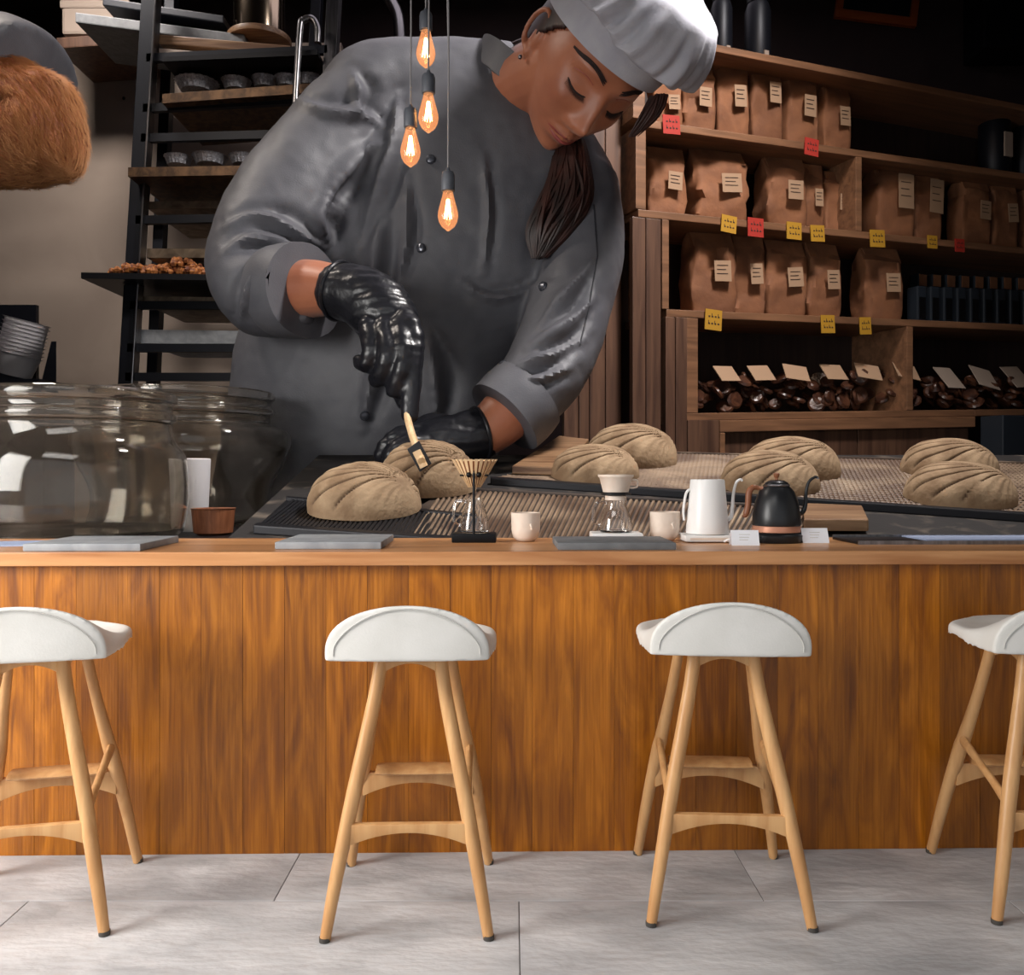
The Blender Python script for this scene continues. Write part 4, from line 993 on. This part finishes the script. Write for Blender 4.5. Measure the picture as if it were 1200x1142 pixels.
# ------------------------------------------------------------------ the baker
HS = 4.587
ry, rz_, rx = R(16), R(33.5), R(50)
RM_ = Matrix.Rotation(ry, 4, 'Y') @ Matrix.Rotation(rz_, 4, 'Z') @ Matrix.Rotation(rx, 4, 'X')
HM = Matrix.Translation((.469, 5.2, 3.677)) @ RM_ @ Matrix.Scale(HS, 4)
def gs2(x, z, cx, cz, sx, sz): return math.exp(-((x - cx) / sx) ** 2 - ((z - cz) / sz) ** 2)
def head_geo(nu=150, nv=120):
    V = []
    for i in range(nv + 1):
        th = math.pi * i / nv
        for j in range(nu):
            ph = 2 * math.pi * j / nu
            dx, dy, dz = math.sin(th) * math.cos(ph), math.sin(th) * math.sin(ph), math.cos(th)
            x = dx * .073; y = dy * .094 + .006; z = dz * .118 + (.002)
            if dz < 0:
                t = -dz; x *= 1 - .34 * t ** 1.7
                if dy > 0: y *= 1 - .45 * t
                else: y = y * (1 - .02 * t) - .022 * t ** 3 * (1 if True else 0)
            if dy < 0:
                f = smooth01(0, .35, -dy); ax = abs(x); d = 0
                # flatten the face a little
                d -= .004 * smooth01(.5, 1, -dy)
                d += .0225 * gs2(x, z, 0, -.043, .0115, .016) + .011 * gs2(x, z, 0, -.018, .009, .022)
                d += .008 * gs2(ax, z, .0145, -.047, .007, .008)
                d -= .006 * gs2(x, z, 0, -.060, .02, .006)
                d += .0085 * gs2(x, z, 0, -.0685, .019, .0048) + .0095 * gs2(x, z, 0, -.0795, .016, .0055)
                d -= .0050 * gs2(x, z, 0, -.0738, .025, .0016)
                d -= .004 * gs2(x, z, 0, -.090, .02, .005)
                d += .010 * gs2(x, z, 0, -.108, .018, .014)
                d -= .013 * gs2(ax, z, .030, .000, .017, .012)
                d += .0085 * gs2(ax, z, .032, -.003, .0125, .0085)
                d -= .0030 * gs2(ax, z, .032, -.0115, .014, .0022)
                d += .006 * gs2(ax, z, .028, .020, .022, .008)
                d += .007 * gs2(ax, z, .046, -.032, .018, .018)
                d -= .003 * gs2(ax, z, .030, -.070, .006, .010)
                y -= d * f
            V.append((x, y, z))
    return V, grid_faces(nv + 1, nu)
hg = head_geo(); hb_ = bvh(hg)
def face_pt(x, z, out=.0):
    h = hb_.ray_cast(Vector((x, -.4, z)), Vector((0, 1, 0))); p = h[0] if h[0] is not None else Vector((x, -.08, z)); return p + Vector((0, -out, 0))
def ear_geo(s):
    c = Vector((s * .076, .012, -.012)); pts = []
    for k in range(13):
        a = -2.0 + 4.6 * k / 12; pts.append(c + Vector((s * (.004 + .006 * math.cos(a)), .014 * math.cos(a) + .004, .026 * math.sin(a) + .004)))
    rim = tube(pts, .0038, 8, 2)
    return join(rim, ball(c + Vector((s * -.002, .002, 0)), .006, .013, .024, 14, 10), ball(c + Vector((0, -.002, -.025)), .005, .006, .008, 10, 8))
bk = empty('person', (P(500, 0, 5.8).x, 5.8, 0), 'baker in a grey coat and white cap leaning over the loaves with black gloves', 'person')
w = lambda g: xf(g, HM)
neck = psweep([(600, 120, 5.75, 50, .28), (615, 105, 5.6, 46, .26), (640, 92, 5.42, 46, .26), (668, 80, 5.25, 46, .26)], n=24, step=5)
core = psweep([(405, 620, 5.8, 60, .2), (460, 420, 5.8, 80, .2), (530, 250, 5.8, 80, .2), (590, 130, 5.76, 46, .22)], n=20, step=4)
rarm = psweep([(430, 130, 5.7, 34, .2), (330, 250, 5.45, 34, .2), (300, 330, 5.2, 32, .2), (335, 339, 5.05, 35, .19), (370, 338, 4.93, 33, .17), (400, 341, 4.82, 28, .14), (430, 352, 4.74, 24, .11)], n=22, step=5)
larm = psweep([(680, 240, 5.7, 34, .2), (665, 370, 5.35, 34, .18), (635, 430, 5.1, 34, .17), (600, 478, 5.02, 33, .16), (565, 508, 4.96, 28, .13), (520, 522, 4.9, 22, .10)], n=22, step=5)
shoulder = psweep([(425, 130, 5.7, 36, .2), (560, 130, 5.78, 50, .2), (680, 230, 5.7, 36, .2)], n=18, step=5)
thigh = [sweep([(bk.location.x + s * .32, 5.85, .85, .30, .30), (bk.location.x + s * .34, 5.85, .45, .24, .24), (bk.location.x + s * .36, 5.85, .05, .16, .16)], 18, 4) for s in (-1, 1)]
body, bgeo = remesh('body', join(w(hg), w(ear_geo(1)), w(ear_geo(-1)), neck, core, rarm, larm, shoulder), .0125, [M['skin'], M['lip']], bk, 2)
HMi = HM.inverted(); bw_ = bk.matrix_world
lo = body.location + bk.location
for nm, sg, hh in (('upper_lip', 1, .0058), ('lower_lip', -1, .0082)):
    V_ = []
    for i in range(9):
        for j in range(31):
            x = -.0255 + .051 * j / 30; hw = max(0.0, 1 - (x / .0258) ** 2); cup = 1 - (.25 * math.exp(-(x / .004) ** 2) if sg > 0 else 0)
            z = -.0738 + .0012 * (x / .0255) ** 2 + sg * hh * (hw ** .7) * cup * i / 8
            V_.append(face_pt(x, z, .0012 * (hw ** .5) * (1 - (i / 8) ** 3)))
    obj(nm, w((V_, grid_faces(9, 31, False))), M['lip'], bk, world=True)
# brows, lashes, lip line
for s in (-1, 1):
    gs = []
    for k in range(46):
        t = k / 45; x = s * (.013 + .040 * t); z = .0195 + .0085 * math.sin(min(1, t * 1.25) * math.pi * .62) - .004 * t * t
        th = .0046 * (1 - .7 * t) + .0008
        for off in (-1, 0, 1):
            p0 = face_pt(x, z + off * th * .5, .0008); p1 = face_pt(x + s * .0055, z + off * th * .3 + .0016 * (1 - t), .0014)
            gs.append(rod(p0, p1, .00062, 5))
    obj('eyebrow', w(join(*gs)), M['brow'], bk, world=True)
    gs = []
    ln = [face_pt(s * (.018 + .0285 * k / 14), -.0105 - .0035 * math.sin(math.pi * k / 14) + .004 * (k / 14) ** 2, .0006) for k in range(15)]
    gs.append(tube(ln, [.0004] + [.0011] * 13 + [.0006], 6, 1))
    for k in range(2, 30):
        t = k / 30; p0 = face_pt(s * (.018 + .0285 * t), -.0105 - .0035 * math.sin(math.pi * t) + .004 * t * t, .0005)
        gs.append(tube([p0, p0 + Vector((s * (.0025 * (t - .3)), -.0035, -.0035)), p0 + Vector((s * (.006 * (t - .3)), -.0072, -.0048))], [.00045, .00035, .00012], 4, 1))
    ls = obj('eyelashes', w(join(*gs)), M['brow'], bk, world=True)
    cr_ = [face_pt(s * (.019 + .028 * k / 12), .0065 + .0035 * math.sin(math.pi * k / 12), .0002) for k in range(13)]
    obj('eyelid_crease', w(tube(cr_, .0006, 5, 1)), M['lip'], bk, world=True)
# hair under the cap and ponytail
def strand_bundle(path, n, seed, spread_, r0):
    """path of (Vector, radius of bundle)"""
    r_ = random.Random(seed); gs = []
    for k in range(n):
        a = r_.uniform(0, 6.28); rad = math.sqrt(r_.random()); tw = r_.uniform(-.5, .5); pts = []; rr_ = []
        for i, (c, br) in enumerate(path):
            aa = a + tw * i; pts.append(c + Vector((math.cos(aa) * br * rad, math.sin(aa) * br * rad * .6, math.sin(aa * 1.3) * br * .12))); rr_.append(r0 * (1 if i < len(path) - 1 else .15))
        gs.append(tube(pts, rr_, 5, 4))
    return join(*gs)
pt = [(P(640, 100, 5.6), .06), (P(664, 160, 5.48), .09), (P(668, 198, 5.36), .12), (P(662, 234, 5.28), .165), (P(646, 268, 5.26), .15), (P(632, 302, 5.26), .05)]
pg = strand_bundle(pt, 260, 5, 1, .013)
hc = []
for i in range(81):
    th = math.pi * .62 * i / 80
    for j in range(160):
        ph = 2 * math.pi * j / 160; V_ = Vector((math.sin(th) * math.cos(ph) * .080, math.sin(th) * math.sin(ph) * .099 + .012, math.cos(th) * .124 + .002)); hc.append(V_)
# keep the cap of hair behind the hairline only
hf = [f for f in grid_faces(81, 160, True, False, False) if sum(hc[i].y for i in f) / 4 > -.045 + max(0, (.050 - sum(hc[i].z for i in f) / 4)) * .9 or sum(hc[i].z for i in f) / 4 > .072]
hr_ = obj('hair', w((hc, hf)), M['hair'], bk, world=True)
sm = hr_.modifiers.new('s', 'SOLIDIFY'); sm.thickness = .02; sm.offset = -1
tl = obj('ponytail', pg, M['hair'], bk, world=True)
# loose lock at the far temple
obj('hair_lock', strand_bundle([(P(772, 112, 5.05), .05), (P(762, 135, 5.06), .06), (P(742, 160, 5.1), .03)], 60, 9, 1, .008), M['hair'], bk, world=True)
ng = []
rl = random.Random(4)
for k in range(90):
    t = rl.random(); a_ = P(606 + 22 * t, 92 - 52 * t, 5.5 - .1 * t); b2 = P(588 + rl.uniform(-6, 8), 70 + rl.uniform(-12, 40), 5.75)
    ng.append(tube([a_, a_.lerp(b2, .5) + Vector((0, .02, .02)), b2], .012, 5, 3))
obj('nape_hair', join(*ng), M['hair'], bk, world=True)
# small earring
obj('earring', w(ball((-.080, .006, -.046), .003, .003, .003, 10, 8)), M['steel'], bk, world=True)

# white cap: band and puffed crown, built in head space
def band_pt(a, t):
    # elliptical ring tilted: lower at the back-left
    x = .0825 * math.cos(a); y = .108 * math.sin(a) + .010; z = .029 - .12 * y + t * .040
    k = 1 + .04 * t; return Vector((x * k, y * k, z))
bv = []; nb_ = 72
prof = [(0, 1.0), (.0, 1.02), (.5, 1.03), (1.0, 1.03), (1.0, .98), (.5, .98), (0, .985)]
for (t, kk) in prof:
    for j in range(nb_):
        p = band_pt(2 * math.pi * j / nb_, t); bv.append(Vector((p.x * kk, (p.y - .01) * kk + .01, p.z)))
bf = grid_faces(len(prof), nb_, True, False, False)
for j in range(nb_):
    k_ = (j + 1) % nb_; bf.append(((len(prof) - 1) * nb_ + j, (len(prof) - 1) * nb_ + k_, k_, j))
cap_ = obj('cap', w((bv, bf)), M['hat'], bk, world=True)
cv = []; NR, NC = 40, 220
for i in range(NR + 1):
    u = i / NR
    for j in range(NC):
        a = 2 * math.pi * j / NC; e = Vector((math.cos(a), math.sin(a)))
        # profile: from band top outwards, over the lip, then to the crown centre
        if u < .28: s = u / .28; rad = 1.0 + .27 * math.sin(s * math.pi / 2); zz = .068 - .004 * math.sin(s * math.pi) + .010 * s
        else:
            s = (u - .28) / .72; rad = 1.27 * math.cos(s * math.pi / 2) ** .75; zz = .078 + .064 * math.sin(s * math.pi / 2)
        fold = math.sin(a * 19 + 2.2 * math.sin(a * 3)) * .5 + math.sin(a * 31 + 1.0) * .3 + .5 * math.sin(a * 11 + 4)
        amp = math.exp(-((u - .18) / .16) ** 2) * .060 + math.exp(-((u - .45) / .22) ** 2) * .03
        rad *= 1 + fold * amp; zz += fold * amp * .045
        # crown droops towards the front-left of the wearer
        dr_ = smooth01(0, 1, (e.x * .75 - e.y * .65 + 1) / 2)
        x = .083 * rad * e.x + .010 * smooth01(.05, .5, u) ; y = .106 * rad * e.y + .010 - .012 * smooth01(.05, .5, u)
        nn = noise.noise(Vector((x * 30, y * 30, u * 3))) * .006 * smooth01(0, .2, u)
        zz += .12 * (.010 - y) * 1.0 - .020 * dr_ * math.sin(math.pi * min(1, u * 1.6)) 
        cv.append(Vector((x, y, zz + nn)))
cr2 = obj('crown', w((cv, grid_faces(NR + 1, NC, True, False, True))), M['hat'], cap_, world=True)
sm = cr2.modifiers.new('s', 'SOLIDIFY'); sm.thickness = .02; sm.offset = -1

# coat: one garment, torso and sleeves grown together, with folds
torso = psweep([(395, 730, 5.85, 178, .52), (400, 620, 5.82, 160, .47), (405, 545, 5.8, 148, .44), (432, 465, 5.78, 166, .46), (470, 390, 5.76, 172, .46), (512, 300, 5.74, 180, .46), (540, 235, 5.74, 178, .45), (556, 180, 5.76, 160, .43), (562, 130, 5.8, 118, .38), (572, 96, 5.84, 80, .33)], n=48, step=5)
lsh = psweep([(590, 100, 5.82, 46, .32), (520, 98, 5.8, 50, .32), (450, 104, 5.72, 50, .34), (425, 118, 5.66, 52, .34)], n=26, step=5, rnd_end=True)
rsh = psweep([(600, 130, 5.82, 46, .32), (650, 180, 5.76, 48, .32), (678, 226, 5.70, 48, .33)], n=26, step=5, rnd_end=True)
sl1 = psweep([(437, 112, 5.7, 48, .34), (402, 150, 5.62, 56, .36), (366, 200, 5.52, 62, .37), (332, 250, 5.40, 66, .37), (304, 296, 5.26, 57, .34), (300, 334, 5.14, 50, .32), (322, 343, 5.05, 46, .28), (352, 340, 4.97, 42, .25)], n=34, step=6)
sl2 = psweep([(680, 222, 5.72, 46, .34), (684, 290, 5.58, 46, .34), (670, 350, 5.42, 48, .33), (655, 400, 5.26, 50, .31), (634, 440, 5.12, 48, .29), (606, 474, 5.04, 44, .25), (594, 488, 5.01, 42, .23)], n=34, step=6)
bag1 = psweep([(272, 320, 5.2, 20, .2), (292, 362, 5.12, 26, .22), (330, 378, 5.04, 16, .16), (362, 374, 5.0, 8, .1)], n=18, step=5, rnd_end=True)
collar = []
folds = [  # (px, py, depth, width px): creases pressed into the cloth
    [(458, 168, 5.3, 3), (425, 178, 5.2, 9), (400, 205, 5.1, 10), (372, 245, 5.1, 4)],
    [(466, 110, 5.3, 3), (462, 165, 5.3, 7), (442, 225, 5.3, 7), (424, 280, 5.4, 4)],
    [(392, 225, 5.1, 4), (372, 258, 5.1, 9), (392, 292, 5.1, 5)],
    [(256, 272, 5.0, 3), (300, 254, 5.0, 5), (340, 268, 5.0, 7), (388, 296, 5.0, 4)],
    [(262, 298, 5.0, 3), (290, 280, 4.9, 5), (330, 284, 4.9, 5), (362, 306, 4.9, 3)],
    [(282, 378, 5.0, 3), (292, 340, 4.9, 6), (306, 306, 4.9, 3)],
    [(350, 118, 5.4, 3), (388, 132, 5.3, 7), (424, 134, 5.3, 7), (450, 150, 5.3, 3)],
    [(412, 84, 5.4, 3), (420, 110, 5.3, 8), (416, 140, 5.3, 3)],
    [(450, 236, 5.4, 4), (442, 290, 5.4, 8), (440, 350, 5.4, 6), (452, 400, 5.4, 3)],
    [(472, 190, 5.3, 3), (478, 270, 5.3, 5), (466, 330, 5.3, 3)],
    [(566, 180, 5.3, 2), (572, 250, 5.3, 4.5), (566, 320, 5.3, 2)],
    [(540, 330, 5.3, 2), (580, 350, 5.3, 5), (640, 330, 5.3, 2)],
    [(500, 380, 5.3, 3), (508, 440, 5.3, 10), (512, 500, 5.3, 5)],
    [(690, 312, 5.2, 3), (660, 350, 5.1, 7), (632, 384, 5.1, 3)],
    [(694, 350, 5.2, 3), (655, 388, 5.0, 8), (618, 408, 5.0, 3)],
    [(684, 396, 5.1, 3), (640, 418, 4.9, 6), (600, 432, 4.9, 3)],
    [(668, 430, 4.9, 3), (630, 444, 4.8, 5), (596, 452, 4.8, 3)],
    [(455, 400, 5.3, 3), (438, 440, 5.3, 8), (424, 505, 5.3, 4)],
]
import numpy as np
folds = [f for f in folds]
def cloth_np(V, Nn, use_folds=True):
    A_ = np.array([tuple(p) for p in V]); B_ = np.array([tuple(p) for p in Nn]); out = np.zeros(len(A_))
    if use_folds:
        px = 600 + F * A_[:, 0] / A_[:, 1]; py = HY - F * (A_[:, 2] - CH) / A_[:, 1]; Yv = A_[:, 1]
        fr = np.clip(-B_[:, 1] * 2 + .3, 0, 1)
        for f in folds:
            q = catmull([tuple(x) for x in f], 5); best = np.full(len(A_), 1e9); val = np.zeros(len(A_))
            for k in range(len(q) - 1):
                ax, ay = q[k][0], q[k][1]; dx, dy = q[k + 1][0] - ax, q[k + 1][1] - ay; L2 = dx * dx + dy * dy + 1e-6
                t = np.clip(((px - ax) * dx + (py - ay) * dy) / L2, 0, 1); ex = px - ax - t * dx; ey = py - ay - t * dy
                d = np.hypot(ex, ey); sg = np.sign(ex * dy - ey * dx); w_ = q[k][3] + (q[k + 1][3] - q[k][3]) * t
                w_ = np.maximum(w_, 4.2)
                m_ = d < best
                # ridge with a softer valley on one side
                prof = np.exp(-(d / (w_ * 1.05)) ** 2) - .75 * np.exp(-((d * sg - w_ * 2.1) / (w_ * 1.3)) ** 2)
                v_ = prof * w_ * .0075 * math.sin(math.pi * (k + .5) / (len(q) - 1)) ** .8
                val = np.where(m_, v_, val); best = np.minimum(best, d)
            out += val * fr * (best < 60)
    res = []
    for p, n_, o_ in zip(V, Nn, out):
        d = .016 * noise.noise(p * 1.6) + .008 * noise.noise(Vector((p.x * 6 + p.z * 2.5, p.y * 4, p.z * 2.0))) + .0035 * noise.noise(p * 15)
        res.append(p + n_ * (d + float(o_)))
    return res
lowtorso = sweep([(P(395, 700, 5.85).x, 5.85, .95, .95, .5), (P(395, 700, 5.85).x, 5.85, .5, .9, .48), (P(395, 700, 5.85).x, 5.85, .30, .88, .46)], 40, 3)
coat, cgeo = remesh('coat', join(torso, lsh, rsh, sl1, sl2, bag1, lowtorso), .019, M['coat'], bk, 12, post_all=cloth_np)
obj('trousers', join(*[sweep([(P(395, 0, 5.85).x + s * .4, 5.85, .42, .34, .34), (P(395, 0, 5.85).x + s * .42, 5.85, .06, .28, .28)], 18, 2) for s in (-1, 1)]), M['coatinner'], bk, world=True)
obj('shoes', join(*[ball((P(395, 0, 5.85).x + s * .42, 5.72, .085), .2, .42, .085, 20, 10) for s in (-1, 1)]), M['black'], bk, world=True)
cb = bvh(cgeo)
# collar standing round the neck
cl = []
for i, (t, kk) in enumerate(((0, 1.06), (.55, 1.0), (1, 1.02), (1, .94), (.5, .93), (0, .97))):
    for j in range(48):
        a = 2 * math.pi * j / 48; c = P(590, 112, 5.72).lerp(P(606, 84, 5.62), t)
        e1 = (P(640, 160, 5.6) - P(540, 60, 5.75)).normalized(); e2 = Vector((0, 1, .15)).normalized()
        cl.append(c + e1 * (math.cos(a) * .33 * kk) + e2 * (math.sin(a) * .33 * kk))
cf = grid_faces(6, 48, True, False, False)
for j in range(48): cf.append((5 * 48 + j, 5 * 48 + (j + 1) % 48, (j + 1) % 48, j))
obj('collar', (cl, cf), M['coat'], bk, world=True)
# turned-up cuffs
def cuff(pxc, pyc, Y, dpx, dpy, dY, ra, rb, wd, name='cuff'):
    a = P(pxc, pyc, Y); b = P(pxc + dpx, pyc + dpy, Y + dY); t = (b - a).normalized()
    g = sweep([(*(a + t * s), ra * k, rb * k) for s, k in ((0, 1.0), (wd * .5, 1.04), (wd, 1.02))], 36, 3)
    g2 = sweep([(*(a + t * s), ra * k, rb * k) for s, k in ((wd, .95), (wd * .5, .95), (0, .93))], 36, 3)
    V = g[0] + g2[0]; nr = len(V) // 36; Fc = grid_faces(nr, 36, True, False, False)
    for j in range(36): Fc.append(((nr - 1) * 36 + j, (nr - 1) * 36 + (j + 1) % 36, (j + 1) % 36, j))
    return obj(name, ([p + (p - a).normalized() * .012 * noise.noise(p * 6) for p in V], Fc), M['coat'], bk, world=True)
cuff(330, 342, 5.05, 40, -2, -.14, .262, .30, .20)
cuff(618, 462, 5.06, -40, 40, -.08, .245, .275, .20)
# buttons sit on the cloth where the rows run
for px, py in ((494, 291), (637, 336), (427, 487), (505, 187), (590, 428), (533, 497), (468, 515)):
    h, nn = hit(cb, px, py); g = lathe([(.001, -.01), (.026, -.008), (.031, .006), (.024, .022), (.001, .03)], 18)
    obj('button', xf(g, Matrix.Translation(h) @ (nn.to_track_quat('Z', 'Y').to_matrix().to_4x4())), M['button'], bk, world=True)
# front placket edge and sleeve seam as stitched cords on the surface
def seam(pts, r=.006, m='coatinner', nm='seam'):
    q = [];
    for i in range(len(pts) - 1):
        for k in range(8):
            t = k / 8; a_, b2 = pts[i], pts[i + 1]; h, nn = hit(cb, a_[0] + (b2[0] - a_[0]) * t, a_[1] + (b2[1] - a_[1]) * t)
            if not q or (h - q[-1]).length < .3: q.append(h)
    if len(q) > 3: obj(nm, tube(q, r, 6, 1), M[m], bk, world=True)
seam([(696, 240), (700, 300), (690, 360), (678, 410)], .005)

# gloves: palm and five separate fingers each, grown into one surface
def hand(name, palm, fingers, voxel=.011):
    gs = [psweep(palm, n=22, step=5, rnd_end=True)] + [psweep(f, n=14, step=4, rnd_end=True) for f in fingers]
    def wr(p, n): return p + n * (.006 * noise.noise(p * 14) + .0022 * math.sin(p.z * 110 + 5 * noise.noise(p * 4)) * (1 if noise.noise(p * 3) > 0 else .3))
    return remesh(name, join(*gs), voxel, M['glove'], bk, 3, post=wr)
hand('glove', [(400, 341, 4.82, 33, .16), (420, 346, 4.78, 36, .16), (445, 362, 4.72, 38, .15), (462, 382, 4.68, 32, .13), (470, 395, 4.66, 24, .11)],
     [[(476, 374, 4.58, 14, .06), (485, 392, 4.54, 13, .06), (484, 425, 4.50, 12.5, .055), (482, 455, 4.48, 11.5, .05), (480, 486, 4.46, 10.5, .045)],            # index, along the handle
      [(468, 385, 4.55, 14, .06), (474, 410, 4.48, 13, .06), (470, 438, 4.47, 12, .055), (462, 456, 4.50, 11, .05)],               # middle
      [(450, 388, 4.56, 14, .06), (456, 414, 4.48, 13, .06), (450, 436, 4.5, 12, .055), (442, 444, 4.55, 10, .05)],             # ring
      [(432, 384, 4.60, 13, .06), (436, 408, 4.52, 12, .055), (430, 426, 4.54, 11, .05), (423, 424, 4.6, 9, .045)],                # little
      [(418, 362, 4.86, 16, .07), (440, 400, 4.80, 14, .07), (462, 440, 4.66, 12, .06), (474, 470, 4.56, 11, .05)]])               # thumb, behind
hand('glove', [(560, 508, 4.96, 31, .14), (538, 514, 4.92, 30, .13), (508, 518, 4.88, 28, .11), (492, 522, 4.86, 22, .09)],
     [[(500, 506, 4.86, 11, .05), (470, 508, 4.82, 10, .05), (452, 522, 4.80, 9.5, .045), (446, 534, 4.80, 9, .04)],
      [(500, 520, 4.80, 11, .05), (474, 520, 4.76, 10.5, .05), (460, 532, 4.74, 9.5, .045), (456, 542, 4.74, 9, .04)],
      [(504, 530, 4.80, 11, .05), (484, 532, 4.76, 10.5, .05), (472, 542, 4.76, 9.5, .045), (470, 550, 4.76, 9, .04)],
      [(512, 538, 4.82, 10, .045), (496, 544, 4.80, 9, .045), (486, 552, 4.80, 8.5, .04), (484, 557, 4.80, 8, .04)],
      [(534, 500, 4.94, 12, .055), (512, 494, 4.94, 11, .05), (494, 498, 4.92, 10, .045), (484, 506, 4.90, 9, .04)]])
def cuff_ring(c, d, ra, rb):
    a = P(*c); t = (P(*d) - a).normalized(); g = []
    h = Vector((0, 1, 0)); bb = (h - t * h.dot(t)).normalized(); aa = t.cross(bb)
    pts = [a + aa * ra * math.cos(2 * math.pi * k / 40) + bb * rb * math.sin(2 * math.pi * k / 40) for k in range(41)]
    return tube(pts, .012, 8, 1)
obj('glove_cuff', cuff_ring((398, 341, 4.83), (420, 346, 4.78), .160, .165), M['glove'], bk, world=True)
obj('glove_cuff', cuff_ring((562, 508, 4.97), (538, 514, 4.92), .150, .145), M['glove'], bk, world=True)
# scoring blade held in the right hand
lv = [loaf2.matrix_basis @ v_.co for v_ in loaf2.data.vertices]
l2 = BVHTree.FromPolygons(lv, [tuple(f.vertices) for f in loaf2.data.polygons])
hp, hn = hit(l2, 492, 544); YB = hp.y - .035
bl = empty('scoring_blade', P(497, 552, YB), 'wooden scoring stick with a black blade cutting the loaf', 'tool')
obj('stick', psweep([(472, 440, 4.50, 4, .018), (478, 492, 4.42, 4.2, .018), (494, 540, YB - .03, 4.8, .02)], n=8, step=3), M['pine'], bl, world=True)
c8 = [P(477, 526, YB), P(492, 553, YB), P(477, 526, YB + .02), P(492, 553, YB + .02), P(491, 516, YB), P(506, 543, YB), P(491, 516, YB + .02), P(506, 543, YB + .02)]
obj('blade', hexa(c8), M['black'], bl, world=True, smooth=False, bevel=.003)
obj('clip', psweep([(488, 528, YB - .012, 5, .012), (497, 547, YB - .012, 5, .012)], n=8, step=1), M['pine'], bl, world=True)

# ------------------------------------------------------------------ second person: only the bent, hairy elbow shows
an = empty('person', (P(-120, 0, 5.3).x, 5.3, 0), 'person in a grey coat outside the left frame edge, only the hairy bent elbow showing', 'person')
arm = psweep([(-120, 60, 5.3, 62, .3), (-30, 95, 5.28, 60, .32), (5, 118, 5.22, 56, .33), (32, 138, 5.18, 52, .33), (42, 158, 5.14, 48, .32), (24, 170, 5.08, 44, .3), (-20, 172, 5.0, 42, .28), (-70, 172, 4.8, 40, .22), (-150, 170, 4.6, 30, .16)], n=34, step=6)
elbow = psweep([(58, 120, 5.16, 30, .24), (70, 160, 5.13, 27, .2), (66, 180, 5.12, 30, .2)], n=20, step=5, rnd_end=True)
core2 = psweep([(-120, 60, 5.4, 60, .3), (-170, 60, 5.5, 90, .4), (-190, 300, 5.5, 110, .4), (-190, 600, 5.5, 110, .4)], n=24, step=5)
head2 = ball(P(-170, -110, 5.4), .42, .5, .6, 40, 30); neck2 = psweep([(-170, 0, 5.45, 40, .22), (-170, -60, 5.42, 40, .22)], n=18, step=3)
hnd2 = psweep([(-150, 170, 4.6, 30, .12), (-190, 172, 4.5, 36, .09), (-215, 174, 4.45, 30, .08)], n=18, step=4, rnd_end=True)
fing2 = [psweep([(-210, 174 - 14 + 9.5 * k, 4.45, 8, .04), (-240, 174 - 16 + 10 * k, 4.40, 7, .035), (-262 + 4 * abs(k - 1), 178 - 16 + 10 * k, 4.42, 6, .03)], n=10, step=3, rnd_end=True) for k in range(4)] + [psweep([(-180, 150, 4.5, 9, .05), (-205, 134, 4.42, 8, .04), (-225, 130, 4.4, 7, .035)], n=10, step=3, rnd_end=True)]
legs2 = [sweep([(an.location.x - .35 + s * .3, 5.5, .9, .26, .26), (an.location.x - .35 + s * .3, 5.5, .06, .17, .17)], 16, 3) for s in (-1, 1)]
ab, ag = remesh('body', join(arm, elbow, core2, head2, neck2, hnd2, *fing2), .02, M['hairyskin'], an, 6)
sl = psweep([(-140, 40, 5.4, 70, .36), (-60, 68, 5.34, 70, .38), (-15, 80, 5.28, 62, .39), (24, 84, 5.24, 56, .39), (42, 90, 5.22, 52, .38)], n=36, step=6)
tc2 = psweep([(-170, 0, 5.5, 70, .4), (-180, 60, 5.5, 110, .46), (-200, 300, 5.5, 132, .46), (-200, 640, 5.5, 132, .46)], n=36, step=5)
# sleeve ends obliquely: cut below the elbow line
c2o, c2g = remesh('coat', join(sl, tc2), .026, M['coat'], an, 5, post_all=lambda a_, b_: cloth_np(a_, b_, False))
obj('trousers', join(*legs2), M['coatinner'], an, world=True)
obj('shoes', join(*[ball((an.location.x - .35 + s * .3, 5.36, .085), .18, .38, .085, 18, 10) for s in (-1, 1)]), M['black'], an, world=True)
vv = [p for p in ag[0]]; me2 = ab.data; rr = random.Random(8); ab_b = bvh(ag); hv = []; hf2 = []
loc2 = ab.location + an.location
polys = [p for p in me2.polygons if (p.center + loc2).x > P(-25, 0, 5.2).x and (p.center + loc2).z > P(0, 235, 5.2).z and p.normal.y < .5]
for k in range(15000):
    p = rr.choice(polys); c = p.center + loc2 + Vector((rr.uniform(-.012, .012), rr.uniform(-.012, .012), rr.uniform(-.012, .012))); nn = p.normal
    d = Vector((.55 + rr.uniform(-.3, .3), rr.uniform(-.4, .2), -.75 + rr.uniform(-.35, .35))); d = (d - nn * d.dot(nn)).normalized()
    L_ = rr.uniform(.05, .10); tip = c + d * L_ + nn * L_ * .16; s = nn.cross(d) * .0016; i = len(hv)
    hv += [c + s, c - s, c + nn * .0022, tip]; hf2 += [(i, i + 1, i + 3), (i + 1, i + 2, i + 3), (i + 2, i, i + 3)]
obj('arm_hair', (hv, hf2), M['armhair'], an, world=True, kind='stuff', smooth=False)
